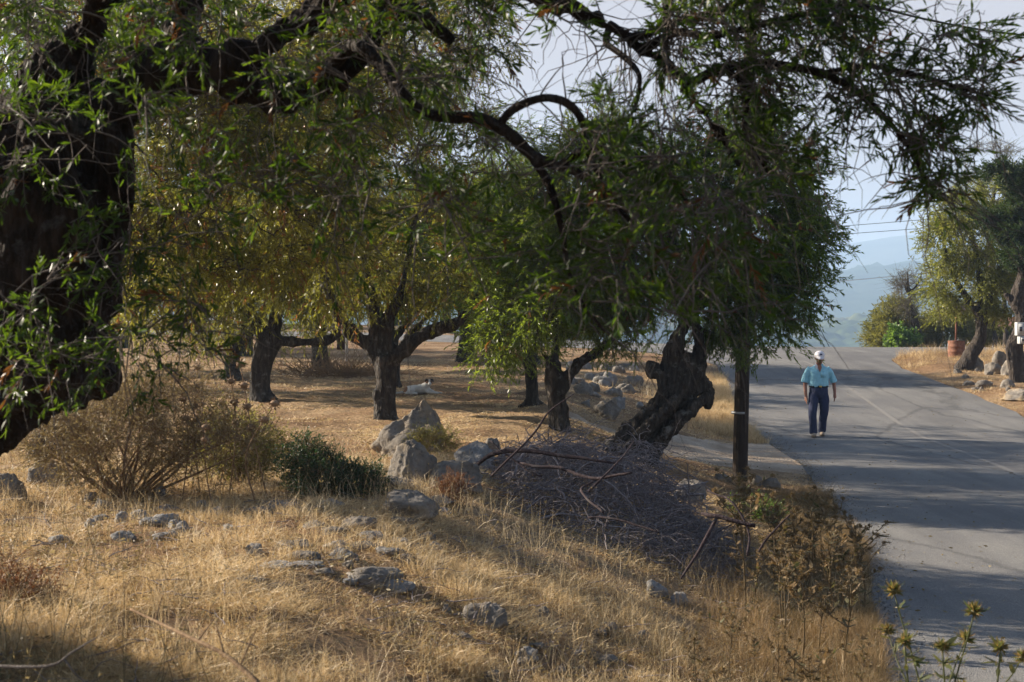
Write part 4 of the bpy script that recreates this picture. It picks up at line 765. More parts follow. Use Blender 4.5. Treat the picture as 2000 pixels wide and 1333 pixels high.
for k in range(16):
    px, py = r.uniform(1880, 2000), r.uniform(722, 765); rock('small grey stone strewn on the right hand verge', px, py, r.uniform(8, 22), r.uniform(5, 10), 400 + k, ROCK, group='small stones on the right verge')
for k in range(18):
    px, py = r.uniform(100, 430), r.uniform(960, 1060); rock('half hidden pale stone in the grass below the dry shrub', px, py, r.uniform(26, 66), r.uniform(12, 24), 500 + k, ROCKW, group='half hidden stones below the dry shrub')
for k in range(14):
    px, py = r.uniform(850, 1260), r.uniform(1180, 1330); rock('small stone on the bare reddish soil in the foreground', px, py, r.uniform(18, 46), r.uniform(10, 22), 600 + k, ROCK, group='small stones on the bare foreground soil')
for k in range(14):
    px, py = r.uniform(560, 1000), r.uniform(628, 650); Y = r.uniform(78, 82); b = ob(px, Y); rock('grey boulder on the bank behind the far road', 0, 0, r.uniform(16, 34), r.uniform(8, 20), 700 + k, ROCK, group='boulders behind the far road', pos=b)

# ---------------------------------------------------------------- brush pile
r = rs(77); c0 = hit(1180, 1040); bp = thing('brush_pile', tuple(c0), 'big heap of cut grey-purple olive branches in front of the leaning olive', 'brush pile')
def pilepts(n):
    u = r.rand(n)**.5; a = r.uniform(0, 2 * np.pi, n); x = u * np.cos(a) * 1.0; y = u * np.sin(a) * 1.55
    X = c0[0] + .12 + x * 1.08 - .14 * y; Yy = c0[1] + .85 + y; hh = (1 - u**2.2) * (.60 + .32 * fbm(np.stack([X * 2.2, Yy * 1.6, X * 0], -1), 2, 6)); z = H(X, Yy) + .02 + hh * r.rand(n)**.55; return np.stack([X, Yy, z], -1)
mb = MB()
for n, lo, hi, rad, wob, up, sd_ in ((1500, .12, .4, (.0022, .0032), .016, .5, .35), (900, .3, .9, (.0032, .0052), .028, .6, .32), (70, .6, 1.3, (.007, .011), .03, .18, .2)):
    b = pilepts(n); d = nrm(np.stack([r.normal(.75, .8, n), r.normal(-.25, .55, n), r.normal(.05, up, n)], -1)); ll = r.uniform(lo, hi, n)[:, None, None]; t = np.linspace(-.5, .5, 10)[:, None]
    P = b[:, None] + d[:, None] * t * ll + np.cumsum(r.normal(0, wob, (n, 10, 3)), 1) + np.array([0, 0, -.5]) * (t**2) * ll; hh = H(P[..., 0], P[..., 1]); P[..., 2] = np.maximum(P[..., 2], hh + .005)
    V, Q = tubes(P, r.uniform(*rad, n)[:, None] * np.linspace(1.2, .45, 10), 4); mb.add(V, None, Q)
tag(mb.build('twigs', TWIGP, bp), kind='stuff')
STICK = barkmat('dark_cut_branch_bark', (.016, .010, .011), (.04, .028, .030), (.09, .068, .07), 4, .1, bstr=.3)
thick = [[(925, 915, 12.4, 5), (965, 885, 12.2, 9), (1030, 882, 12, 8), (1110, 893, 11.8, 7), (1200, 905, 11.6, 4)], [(1010, 905, 11.6, 6), (1100, 918, 11.4, 6), (1160, 935, 11.2, 6), (1235, 922, 11, 4)],
         [(1370, 1004, 9.5, 6), (1400, 1012, 9.4, 9), (1475, 1028, 9.3, 7)], [(1400, 1010, 9.5, 6), (1385, 1040, 9.4, 7), (1360, 1085, 9.3, 6), (1330, 1130, 9.2, 4)],
         [(960, 930, 11.6, 4), (1040, 850, 11.5, 4), (1072, 805, 11.5, 3), (1120, 770, 11.5, 2)], [(1060, 930, 11.5, 4), (1000, 900, 11.6, 3), (960, 860, 11.7, 2)], [(1150, 960, 10.6, 5), (1210, 900, 10.8, 3), (1240, 860, 11, 2)], [(1160, 940, 11, 4), (1135, 960, 10.8, 5), (1180, 1000, 10.5, 4)],
         [(1460, 1085, 9.2, 4), (1462, 1040, 9.3, 4), (1430, 985, 9.4, 4), (1380, 960, 9.6, 3)], [(1480, 1080, 9.2, 4), (1500, 1050, 9.2, 4), (1540, 1010, 9.2, 3)], [(1150, 1010, 10.4, 3), (1200, 1012, 10.3, 4), (1290, 1040, 10.1, 3)]]
for t_ in thick:
    P, R = px_path(t_); q = resample(P, 18); q += fbm(q * 5, 3, 4)[:, None] * .012; V, T, Q = tube(q, np.interp(np.linspace(0, len(P) - 1, 18), range(len(P)), R) * .55, 8); mk('branch', V, [T, Q], STICK, bp)
# dead bush far in the grove
b = hit(665, 738, 20, 60); r = rs(31); db = thing('dead_bush', tuple(b), 'leafless brown bush sprawling under the white post', 'bush'); n = 420; a = r.uniform(0, 2 * np.pi, n); s0 = b + np.stack([r.normal(0, .7, n), r.normal(0, .4, n), r.uniform(0, .15, n)], -1)
d = nrm(np.stack([r.normal(0, .8, n), r.normal(0, .6, n), r.uniform(.05, 1, n)], -1)); t = np.linspace(0, 1, 7)[:, None]; P = s0[:, None] + d[:, None] * t * r.uniform(.3, .95, n)[:, None, None] + np.cumsum(r.normal(0, .02, (n, 7, 3)), 1)
V, Q = tubes(P, np.broadcast_to(.007 * (1.3 - t[:, 0]), (n, 7)), 4); tag(MB().add(V, None, Q).build('twigs', TWIGD, db), kind='stuff')

# ---------------------------------------------------------------- shrubs in the foreground
b = hit(245, 975); Y = b[1]
bush('dry_shrub', 'large dry twiggy shrub fanning out below the big olive trunk', 'shrub', b, [E(240, 860, Y, .62, .6, .38), E(130, 850, Y, .35, .5, .3), E(340, 800, Y, .42, .5, .32), E(430, 880, Y, .38, .4, .28), E(260, 790, Y, .4, .4, .2)], DRYLEAF, 201, 330, 9, 12, (.03, .008), (.12, .26), stems=26, stemr=.014, up=.9, vbias=.1)
b = hit(455, 945); Y = b[1]
bush('dry_shrub', 'greener half-dry shrub at the right side of the large dry shrub', 'shrub', b, [E(460, 870, Y, .38, .4, .24), E(500, 900, Y, .25, .3, .16)], BUSHM, 202, 150, 9, 12, (.03, .008), (.1, .22), stems=12, stemr=.01, up=.8, vbias=.2)
b = hit(655, 965); Y = b[1]
bush('green_bush', 'dense dark green bush left of the rounded boulder', 'bush', b, [E(620, 925, Y, .22, .35, .17), E(690, 945, Y, .22, .3, .11), E(585, 890, Y, .12, .2, .14), E(655, 950, Y, .34, .3, .10)], GREENM, 203, 420, 9, 12, (.022, .009), (.06, .14), stems=14, stemr=.008, up=.6)
bush('green_bush', 'little yellow-green plant growing between the pointed and rounded boulders', 'plant', hit(848, 895), [E(848, 868, hit(848, 895)[1] - .1, .22, .2, .11)], BUSHM, 204, 60, 9, 10, (.03, .006), (.06, .14), stems=6, stemr=.005, vbias=.4)
b = hit(1475, 1012); Y = b[1]
bush('green_bush', 'small fresh green plant on the bank below the pole', 'plant', b, [E(1465, 995, Y, .2, .25, .08), E(1500, 1000, Y, .12, .2, .06)], FRESHM, 205, 110, 8, 9, (.022, .011), (.05, .12), stems=6, stemr=.004, up=1)
b = hit(30, 1195); Y = b[1]
bush('rusty_shrub', 'rust brown dead shrub at the lower left edge', 'shrub', b, [E(10, 1170, Y, .14, .25, .1), E(70, 1190, Y, .1, .2, .05)], RUSTW, 206, 120, 8, 12, (.022, .005), (.05, .12), stems=10, stemr=.005)
for px, py, lab in ((885, 985, 'rust coloured dry fern tuft at the left end of the brush pile'),):
    b = hit(px, py); bush('rusty_shrub', lab, 'dry plant', b, [(b + (0, 0, .12), np.array([.09, .08, .06]))], RUSTW, 207 + px, 40, 8, 12, (.02, .004), (.05, .1), stems=5, stemr=.003)
# grove tussocks
b = hit(1410, 805)
# ---------------------------------------------------------------- seed-head stalks and thistles
SEED = plain('seed_head', (.2, .13, .075), .9, .3, 40, .2)
def stalk_src(seed, hgt, whorls, name, label, loc):
    r = rs(seed); root = thing(name, loc, label, 'dried flower', 'tall dried stalks with ball shaped seed heads'); P = resample([(0, 0, 0), r.normal(0, .03, 3) * (1, 1, 0) + (0, 0, hgt * .5), r.normal(0, .06, 3) * (1, 1, 0) + (0, 0, hgt)], 14)
    V, T, Q = tube(P, np.linspace(.004, .002, 14), 6); o = mk('stem', V, [T, Q], TWIGD); o.parent = root
    for k in range(whorls):
        c = P[13 - k * 2]; m_ = MB(); V, T, Q = sphere(c, (.019, .019, .014), 10, 7); m_.add(V, T, Q); u = nrm(r.normal(0, 1, (40, 3))); lv = leaf_mesh(c + u * .012, u, r.normal(0, 1, (40, 3)), np.full(40, .018), np.full(40, .005)); m_.add(lv[0], None, lv[2]); o = m_.build('seed_head', SEED); o.parent = root
    return root
srcs = [stalk_src(300 + k, h, w_, 'seed_stalk', '', (0, 0, 0)) for k, (h, w_) in enumerate([(.62, 4), (.5, 3), (.42, 2)])]; used = [False] * 3; r = rs(12)
for k, (px, py) in enumerate([(318, 900), (342, 880), (372, 880), (390, 905), (405, 870), (430, 900), (448, 915), (470, 905), (500, 930), (355, 930), (290, 880), (415, 940), (522, 920), (382, 860)]):
    b = hit(px, py + 55); j = k % 3; o = srcs[j] if not used[j] else copy_tree(srcs[j], (0, 0, 0), 0, 1, ''); used[j] = True
    o.location = tuple(b); o.rotation_euler = (r.uniform(-.08, .08), r.uniform(-.1, .1), r.uniform(0, 6)); s = r.uniform(1.3, 1.9); o.scale = (s, s, s); o['label'] = 'tall dry stalk with ball shaped seed heads rising from the dry shrub'
THISTL = leafmat('half_green_thistle', [(0, (.03, .07, .015)), (.5, (.08, .09, .03)), (1, (.26, .16, .06))], [(0, (.08, .16, .02)), (.5, (.2, .2, .05)), (1, (.4, .26, .08))], .35, .55)
def thistle_src(seed, hgt, head, rosettes, mat):
    r = rs(seed); root = thing('thistle', (0, 0, 0), '', 'thistle', 'dried thistles on the bank by the road'); m_ = MB(); lv_ = MB(); hd = MB()
    main = resample([(0, 0, -.03), np.append(r.normal(0, .03, 2), hgt * .5), np.append(r.normal(0, .06, 2), hgt)], 16); stems = [main]; V, T, Q = tube(main, np.linspace(.006, .003, 16), 6); m_.add(V, T, Q)
    for k in range(rosettes):
        if hgt > 1: s = main[14]; e = main[15] + r.normal(0, .035, 3) - (0, 0, .03)
        else:
            s = main[r.randint(6, 14)]; e = s + np.append(r.normal(0, .09, 2), r.uniform(.08, .2)); q = resample([s, (s + e) / 2 + r.normal(0, .01, 3), e], 8); stems.append(q); V, T, Q = tube(q, np.linspace(.0035, .002, 8), 5); m_.add(V, T, Q)
    for q in stems:
        nn = (46 if hgt > .8 else 22) if q is main else 9; i = r.randint(9 if (hgt > .8 and q is main) else 2, len(q), nn); b = q[i]; a = r.uniform(0, 2 * np.pi, nn); d = np.stack([np.cos(a), np.sin(a), r.uniform(-.1, .8, nn)], -1); L = r.uniform(.03, .075, nn)
        V, T, Q, k_ = leaf_mesh(b, d, r.normal(0, 1, (nn, 3)) * .3 + np.cross(d, (0, 0, 1)), L, L * .28, True, r.uniform(-.3, .3, (nn, 1))); lv_.add(V, T, Q, r.uniform(.1, .8))
        # spines along leaves
        bs_ = np.repeat(b, 4, 0) + np.repeat(nrm(d), 4, 0) * (np.tile([.3, .5, .7, .9], nn) * np.repeat(L, 4))[:, None]; dd = np.repeat(nrm(d), 4, 0) + r.normal(0, .8, (nn * 4, 3)); V, T, Q, k_ = leaf_mesh(bs_, dd, r.normal(0, 1, dd.shape), np.full(len(bs_), .016), np.full(len(bs_), .003)); lv_.add(V, T, Q, .8)
        c = q[-1]; n1 = 90; u = nrm(r.normal(0, 1, (n1, 3)) + (0, 0, .5)); V, T, Q, k_ = leaf_mesh(c + u * .006, u, r.normal(0, 1, (n1, 3)), r.uniform(.5, 1, n1) * head, np.full(n1, head * .16)); hd = MB(); hd.add(V, T, Q, np.repeat(r.uniform(.3, 1, n1), 4)); V, T, Q = sphere(c, (head * .3,) * 3, 8, 6); hd.add(V, T, Q, .6); o = hd.build('flower_head', mat, smooth=False); o.parent = root
    for nm, mm in (('stem', m_), ('leaves', lv_)): o = mm.build(nm, mat, smooth=False); o.parent = root
    return root
HS = (.5, .38, .6, 1.15, .85)
TH = [thistle_src(400, .5, .024, 5, THIST), thistle_src(401, .38, .02, 4, THIST), thistle_src(402, .6, .026, 6, THIST), thistle_src(403, 1.15, .055, 4, THISTL), thistle_src(404, .85, .04, 3, THISTL)]; usedT = [False] * 5
def put_thistle(j, b, s, label, hpx=None, lean=(0, 0), rz=None):
    o = TH[j] if not usedT[j] else copy_tree(TH[j], (0, 0, 0), 0, 1, ''); usedT[j] = True; o.location = tuple(b); o.rotation_euler = (lean[0], lean[1], r.uniform(0, 6) if rz is None else rz)
    s = s if hpx is None else hpx * b[1] / FPX / HS[j]; o.scale = (s, s, s); o['label'] = label; return o
def foot(px, Y): X = (px - CXP) * Y / FPX; return np.array([X, Y, float(H(X, Y))])
for px, ytop, Y, j, lab in ((1790, 1160, 6.3, 3, 'tall thistle with a lit bristly head, left of the two in front of the road'), (1862, 1190, 6.1, 3, 'tall thistle with a golden spiky head, right of the two in front of the road'), (1850, 1262, 6.0, 4, 'green brown thistle below the golden headed one'), (1962, 1270, 6.0, 4, 'dark green thistle in the lower right corner'),
        (1760, 1250, 6.2, 4, 'thistle beside the road below the bristly headed one'), (1420, 1245, 6.4, 1, 'bushy brown thistle left of the dense weeds at the bottom'), 
        (1130, 1275, 5.8, 1, 'small dark thistle in front of the grey rock'), (870, 1300, 5.8, 1, 'greenish thistle at the bottom below the grey rock'), (1075, 1290, 5.8, 1, 'thin thistle between the grey rock and the bare soil')):
    b = foot(px, Y); h_ = EYE - (ytop - HZ) * Y / FPX - b[2]; put_thistle(j, b, h_ / HS[j] * (1 if j > 2 else .6), lab, None, (0, .03))
r = rs(55)
for k in range(34):
    px = r.uniform(1440, 1690); Y = r.uniform(9.3, 13.5); b = foot(px, Y)
    if b[0] > eL(Y) + .05: b[0] = eL(Y) - r.uniform(0, .5); b[2] = float(H(b[0], Y))
    put_thistle(k % 3, b, r.uniform(1.0, 1.5), 'dried thistle in the thicket on the bank between brush pile and road')
for k in range(16):
    px = r.uniform(1350, 1700); Y = r.uniform(7.0, 9.5); b = foot(px, Y)
    if b[0] > eL(Y): b[0] = eL(Y) - r.uniform(0, .4); b[2] = float(H(b[0], Y))
    put_thistle(k % 3, b, r.uniform(.6, .95), 'dried thistle in the dense weeds at the lower road edge')

# ---------------------------------------------------------------- dry grass
def grass(name, label, n, sampler, hgt, wid, seed, mat=STRAW, lie=.9, vb=(.1, 1), kink=.5):
    r = rs(seed); X, Y = sampler(r, n); keep = ~onroad(X, Y); X = X[keep]; Y = Y[keep]; n = len(X); Z = H(X, Y)
    cl = fbm(np.stack([X * 1.3, Y * 1.3, X * 0], -1), 3, seed); c2 = fbm(np.stack([X * 5, Y * 5, X * 0], -1), 2, seed + 1); sc = np.clip(.7 + .7 * cl + .5 * c2, .2, 1.8)
    Lh = r.uniform(.35, 1, n) * hgt(Y) * sc; th = r.uniform(.75, 1.55, n) if lie > 1 else np.abs(r.normal(0, lie, n)); a = r.uniform(0, 2 * np.pi, n); d = np.stack([np.cos(a) * np.sin(th), np.sin(a) * np.sin(th), np.abs(np.cos(th)) + .05], -1)
    b = np.stack([X, Y, Z - .01], -1); s = r.normal(0, kink, (n, 3)) * (1, 1, .3) + (0, 0, -.25); L = Lh[:, None]; m1 = b + d * L * .5; tip = b + d * L + s * L * .6; tip[:, 2] = np.maximum(tip[:, 2], Z + .005)
    wv = nrm(np.cross(d, r.normal(0, 1, (n, 3)))) * (wid(Y) * r.uniform(.5, 1.2, n))[:, None]
    V = np.stack([b - wv * .6, b + wv * .6, m1 + wv * .5, m1 - wv * .5, tip], 1).reshape(-1, 3); o = np.arange(n)[:, None] * 5; v = np.clip(r.uniform(vb[0], vb[1], n) + .3 * cl + .22 * c2, 0, 1)
    g = mk(name, V, [o + np.array([[0, 1, 2, 3]]), o + np.array([[3, 2, 4]])], mat, attr=np.repeat(v, 5), smooth=False); return tag(g, label, kind='stuff')
def pers(y0, y1, pw, x0=-.42, x1=.40, edge=True):
    def f(r, n):
        u = r.rand(n); Y = (y0**(1 - pw) + u * (y1**(1 - pw) - y0**(1 - pw)))**(1 / (1 - pw)); X = r.uniform(x0, x1, n) * Y + r.normal(0, .2, n)
        k = (X < eL(Y) - .02) & (trackmask(X, Y) > 1 - .55 * r.rand(n)**4); bare = fbm(np.stack([X * .9, Y * .9, X * 0], -1), 3, 77) + .35 * fbm(np.stack([X * 4, Y * 4, X * 0], -1), 2, 78); k &= (bare > -.5 - .5 * r.rand(n)) & (((X + 1.25) / .95)**2 + ((Y - 9.1) / 1.5)**2 + r.normal(0, .6, n) > .2) & (((X - .25) / .75)**2 + ((Y - 6.3) / .7)**2 + r.normal(0, .45, n) > .6) ; return X[k], Y[k]
    return f
def tufts(r, n):
    X, Y = pers(4.3, 14.5, 1.2)(r, n); c = fbm(np.stack([X * 1.1, Y * 1.1, X * 0], -1), 3, 41) + .6 * fbm(np.stack([X * 4.5, Y * 4.5, X * 0], -1), 2, 42); k = c > .02; return X[k], Y[k]
grass('dry_grass', 'pale golden straw matted flat over the foreground', 520000, pers(4.2, 14.5, 1.2), lambda Y: .15 + 0 * Y, lambda Y: .0016 + .00013 * Y, 1, lie=1.1, vb=(0, 1), kink=.5)
grass('grass_tufts', 'bleached tufts of dry grass rising through the straw', 330000, tufts, lambda Y: .17 + 0 * Y, lambda Y: .0015 + .00010 * Y, 12, lie=.6, vb=(.1, 1), kink=.7)
grass('standing_grass', 'taller bleached grass stems standing in the foreground', 26000, pers(4.6, 14, 1.4), lambda Y: .30 + 0 * Y, lambda Y: .0012 + .00006 * Y, 2, lie=.4, vb=(.35, 1), kink=.35)
grass('grove_grass', 'short orange-brown straw over the grove floor', 380000, pers(13, 46, 1.5), lambda Y: .075 + .0008 * Y, lambda Y: .0018 + .00016 * Y, 3, lie=1.2, vb=(.15, 1))
def bank(r, n):
    Y = r.uniform(6.5, 18.5, n); X = eL(Y) - np.abs(r.normal(0, .55, n)) + .03; return X, Y
grass('bank_weeds', 'dense brown weeds along the near road edge', 90000, bank, lambda Y: .26 + 0 * Y, lambda Y: .0016 + 0 * Y, 4, THIST, .45, (.2, 1), .35)
def bank2(r, n):
    Y = r.uniform(26.5, 40, n); X = eL(Y) - np.abs(r.normal(0, .8, n)); return X, Y
grass('roadside_grass', 'dry tufts at the road edge beyond the side track', 40000, bank2, lambda Y: .3 + 0 * Y, lambda Y: .004 + 0 * Y, 5, STRAW, .5)
def verge(r, n):
    Y = r.uniform(29, 49, n); X = np.interp(Y, yr, xr) + r.uniform(0, 1, n)**1.2 * 6 + .05; return X, Y
grass('verge_grass', 'orange and straw coloured grass on the right verge', 60000, verge, lambda Y: .10 + np.clip(Y - 41, 0, 6) * .06, lambda Y: .005 + 0 * Y, 6, STRAW, .7, (0, .8))

def edge(r, n):
    Y = r.uniform(8, 30, n)**1.0; X = eL(Y) + .1 - np.abs(r.normal(0, .16, n)) + .35 * r.rand(n)**3; return X, Y
r = rs(66); n = 5000; X, Y = edge(r, n); Zs = H(X, Y) + .008; mb = MB(); s_ = r.uniform(.004, .014, n)
T4 = nrm(np.array([[1, 1, 1], [-1, -1, 1], [-1, 1, -1], [1, -1, -1.]])); V = np.stack([X, Y, Zs], -1)[:, None] + (T4[None] + r.normal(0, .25, (n, 4, 3))) * s_[:, None, None]; o = np.arange(n)[:, None] * 4
mb.add(V, np.vstack([o + [[0, 1, 2]], o + [[0, 3, 1]], o + [[0, 2, 3]], o + [[1, 3, 2]]])); tag(mb.build('edge_gravel', ROCKW, smooth=False), 'loose grit and crumbs along the left edge of the asphalt', kind='stuff')
n = 2600; Y = r.uniform(9, 46, n); u = r.rand(n); X = eL(Y) + (np.interp(Y, yr, xr) - eL(Y)) * np.where(r.rand(n) < .7, u**4, u); b = np.stack([X, Y, zroad(X, Y) + .012], -1); a = r.uniform(0, 6.3, n)
V, T, Q, k_ = leaf_mesh(b, np.stack([np.cos(a), np.sin(a), r.uniform(0, .25, n)], -1), r.normal(0, 1, (n, 3)) * (1, 1, .2), r.uniform(.03, .06, n), r.uniform(.01, .02, n)); mb = MB(); mb.add(V, T, Q, np.repeat(r.uniform(.1, .8, n), 4)); tag(mb.build('leaf_litter', DRYLEAF, smooth=False), 'dead leaves blown over the asphalt', kind='stuff')
def dl(r, n):
    X, Y = pers(5, 30, 1.3)(r, n); return X, Y
n = 30000; X, Y = dl(r, n); n = len(X); a = r.uniform(0, 6.3, n); b = np.stack([X, Y, H(X, Y) + r.uniform(.01, .05, n)], -1); V, T, Q, k_ = leaf_mesh(b, np.stack([np.cos(a), np.sin(a), r.uniform(-.3, .5, n)], -1), r.normal(0, 1, (n, 3)), r.uniform(.02, .05, n), r.uniform(.008, .016, n)); mb = MB(); mb.add(V, T, Q, np.repeat(r.uniform(0, 1, n), 4)); tag(mb.build('leaf_litter', DRYLEAF, smooth=False), 'dead leaves scattered through the grove straw', kind='stuff')

def st_(r, n):
    return pers(4.6, 12, 1.3)(r, n)
r = rs(91); X, Y = st_(r, 700); n = len(X); b = np.stack([X, Y, H(X, Y)], -1); t = np.linspace(0, 1, 7)[:, None]; d = nrm(np.stack([r.normal(0, .25, n), r.normal(0, .25, n), np.ones(n)], -1)); ll = r.uniform(.25, .6, n)[:, None, None]
P = b[:, None] + d[:, None] * t * ll + r.normal(0, .12, (n, 1, 3)) * t**2 * ll + np.cumsum(r.normal(0, .004, (n, 7, 3)), 1); V, Q = tubes(P, np.broadcast_to(.0016 * (1.2 - t[:, 0]), (n, 7)), 4); mb = MB().add(V, None, Q, .4)
for k in range(6):
    i = r.randint(3, 7, n); c = P[np.arange(n), i]; a = nrm(r.normal(0, 1, (n, 3)) + (0, 0, .6)); V, T, Q, k_ = leaf_mesh(c, a, r.normal(0, 1, (n, 3)), r.uniform(.012, .03, n), r.uniform(.004, .007, n)); mb.add(V, T, Q, np.repeat(r.uniform(.2, .9, n), 4))
tag(mb.build('dry_stems', DRYLEAF, smooth=False), 'thin dead flower stems standing through the foreground grass', kind='stuff')
n = 1500; X, Y = st_(r, n); n = len(X); b = np.stack([X, Y, H(X, Y) + .03], -1); a = r.uniform(0, 6.3, n); d = np.stack([np.cos(a), np.sin(a), r.uniform(-.05, .35, n)], -1); ll = r.uniform(.06, .3, n)[:, None, None]
P = b[:, None] + d[:, None] * t * ll + np.cumsum(r.normal(0, .006, (n, 7, 3)), 1); V, Q = tubes(P, r.uniform(.0012, .004, n)[:, None] * (1.2 - t[:, 0]), 4); tag(MB().add(V, None, Q).build('fallen_twigs', TWIGP, smooth=False), 'fallen olive twigs lying in the foreground straw', kind='stuff')

fb = px_path([(255, 1190, 4.9, 3), (300, 1212, 4.8, 4), (380, 1250, 4.6, 5), (440, 1280, 4.5, 6), (500, 1330, 4.4, 6)]); q = resample(fb[0], 24); fl = thing('fallen_branch', tuple(q[-1]), 'out of focus dead branch sticking up at the bottom left of the grass', 'branch')
q = np.vstack([q, resample([q[-1], q[-1] + (.06, -.05, -.12), (q[-1][0] + .15, q[-1][1] - .12, float(H(q[-1][0] + .15, q[-1][1] - .12)))], 6)[1:]]); V, T, Q = tube(q, np.linspace(.004, .010, len(q)), 8); mk('branch', V, [T, Q], TWIGD, fl)
for k, (i, dx, dz) in enumerate(((6, .02, .08), (12, .05, .07), (17, -.03, .1), (20, .05, .12))):
    V, T, Q = tube(resample([q[i], q[i] + (dx * .6, .01, dz * .6), q[i] + (dx, .02, dz)], 8), np.linspace(.0035, .0015, 8), 6); mk('twig', V, [T, Q], TWIGD, fl)
fb = px_path([(-60, 1300, 4.3, 3), (90, 1302, 4.2, 4), (140, 1275, 4.2, 3), (190, 1245, 4.2, 2)]); q = resample(fb[0], 16); fl = thing('fallen_branch', tuple(q[0]), 'thin grey forked twig in the lower left corner', 'branch'); V, T, Q = tube(q, np.linspace(.006, .002, 16), 8); mk('branch', V, [T, Q], TWIG, fl)
V, T, Q = tube([q[0] - (.0, 0, .02), (q[0][0] - .05, q[0][1], float(H(q[0][0] - .05, q[0][1])))], [.006, .007], 8); mk('stem', V, [T, Q], TWIG, fl)
V, T, Q = tube(resample([q[8], q[8] + (.05, 0, -.06), q[8] + (.12, .02, -.10)], 8), np.linspace(.0035, .0015, 8), 6); mk('twig', V, [T, Q], TWIG, fl)
# ---------------------------------------------------------------- walking man
def prim_obj(name, parts, voxel, mat, parent, smooth=2, wr=0, seed=0, wsc=14):
    V, N, F = organic(parts, voxel, smooth)
    if wr: V = V + N * (wr * fbm(V * np.array([wsc, wsc, wsc * .45]), 3, seed))[:, None]
    o = bpy.data.objects.new(name, mesh_data(name, V, F, mat)); C.objects.link(o); o.parent = parent; return o
SKIN = plain('tanned_skin', (.30, .13, .08), .5, .12, 30, .05); SHIRT = plain('turquoise_cotton', (.30, .60, .70), .8, .08, 25, .2); TROU = plain('navy_trouser_cloth', (.025, .033, .075), .85, .2, 20, .2)
CAPM = plain('white_cap_cloth', (.68, .66, .68), .8, .08, 30, .1); SHOE = plain('beige_shoe_suede', (.30, .24, .18), .8, .2, 30, .1); SOLE = plain('dark_sole', (.04, .035, .03), .8, .1); BELT = plain('black_belt_leather', (.015, .012, .012), .5, .1); BRASS = plain('brass_buckle', (.6, .42, .12), .3, .1, 10, 0, 1); HAIR = plain('grey_hair', (.35, .34, .33), .8, .2, 60, .2); NAVYC = plain('navy_collar_lining', (.03, .04, .1), .8, .1)
pb = hit(1599, 853, 20, 40); man = thing('person', tuple(pb), 'man in a turquoise short sleeved shirt, dark trousers and white cap walking down the road', 'person')
def tb(p, r_): return tube(resample(p, 4 * len(p)), np.interp(np.linspace(0, len(p) - 1, 4 * len(p)), range(len(p)), r_), 14)
# his right leg (picture left) forward, left leg trailing slightly
hipL, kneeL, ankL = (-.10, 0, .88), (-.135, -.13, .48), (-.115, -.12, .09)
hipR, kneeR, ankR = (.09, 0, .88), (.085, -.03, .47), (.075, .12, .10)
def et(p, rx, ry, n=5):
    p = resample(p, n * len(p)); k = np.linspace(0, len(rx) - 1, len(p)); return etube(p, np.interp(k, range(len(rx)), rx), np.interp(k, range(len(ry)), ry), 22)
head = (.012, -.065, 1.565)
armL = [(-.185, .0, 1.37), (-.245, .01, 1.22), (-.265, .02, 1.06), (-.262, -.03, .90), (-.252, -.05, .80)]
armR = [(.185, .0, 1.37), (.262, .02, 1.22), (.30, .04, 1.08), (.312, .0, .94), (.312, -.03, .86)]
body = [et([(0, 0, .86), (0, 0, 1.0), (0, -.0, 1.15), (0, -.01, 1.30), (0, 0, 1.40)], [.15, .15, .155, .17, .12], [.10, .11, .115, .11, .07]), tb([(0, .0, 1.36), (.004, -.025, 1.46), (.01, -.05, 1.53)], [.07, .055, .056]),
        sphere((head[0], head[1] + .01, head[2] + .03), (.082, .10, .105), 20, 14), sphere((head[0], head[1] - .02, head[2] - .045), (.058, .068, .065), 18, 12), sphere((head[0] + .002, head[1] - .105, head[2] - .008), (.013, .02, .022), 10, 8), sphere((head[0], head[1] - .088, head[2] - .056), (.024, .014, .01), 10, 8),
        sphere((head[0] - .078, head[1] + .01, head[2] + .0), (.012, .02, .032), 10, 8), sphere((head[0] + .078, head[1] + .01, head[2] + .0), (.012, .02, .032), 10, 8), sphere((head[0], head[1] - .075, head[2] + .025), (.055, .022, .013), 12, 8),
        tb([hipL, kneeL, ankL], [.085, .055, .04]), tb([hipR, kneeR, ankR], [.085, .055, .04]), tb(armL, [.046, .043, .037, .034, .026]), tb(armR, [.046, .043, .037, .034, .026])]
def hand(w, s):
    x, y, z = w; P = [tb([(x, y, z + .02), (x, y - .005, z - .04), (x + .002 * s, y - .012, z - .085)], [.025, .033, .03])]
    for k, (dy, L) in enumerate(((-.034, .078), (-.013, .088), (.008, .083), (.027, .066))):
        P.append(tube(resample([(x, y + dy * .8 - .01, z - .075), (x - .006 * s, y + dy - .015, z - .075 - L * .55), (x - .022 * s, y + dy - .018, z - .075 - L * .95)], 8), np.linspace(.0105, .0075, 8), 8))
    P.append(tube(resample([(x, y - .03, z - .02), (x - .008 * s, y - .055, z - .055), (x - .014 * s, y - .058, z - .09)], 8), np.linspace(.0125, .009, 8), 8)); return P
body += hand(armL[-1], -1) + hand(armR[-1], 1)
prim_obj('body', body, .0075, SKIN, man, 1)
sh = [et([(0, 0, .97), (0, -.005, 1.05), (0, -.01, 1.18), (0, -.01, 1.30), (0, .0, 1.385), (0, .005, 1.425)], [.185, .20, .195, .205, .18, .085], [.125, .145, .14, .132, .10, .07]),
      tb([(-.15, 0, 1.365), (-.20, .0, 1.30), (-.25, .01, 1.20), (-.275, .02, 1.08)], [.068, .070, .066, .072]), tb([(.15, 0, 1.365), (.205, .0, 1.30), (.265, .02, 1.20), (.305, .035, 1.09)], [.068, .070, .066, .072])]
so_ = prim_obj('shirt', sh, .011, SHIRT, man, 2, .010, 5)
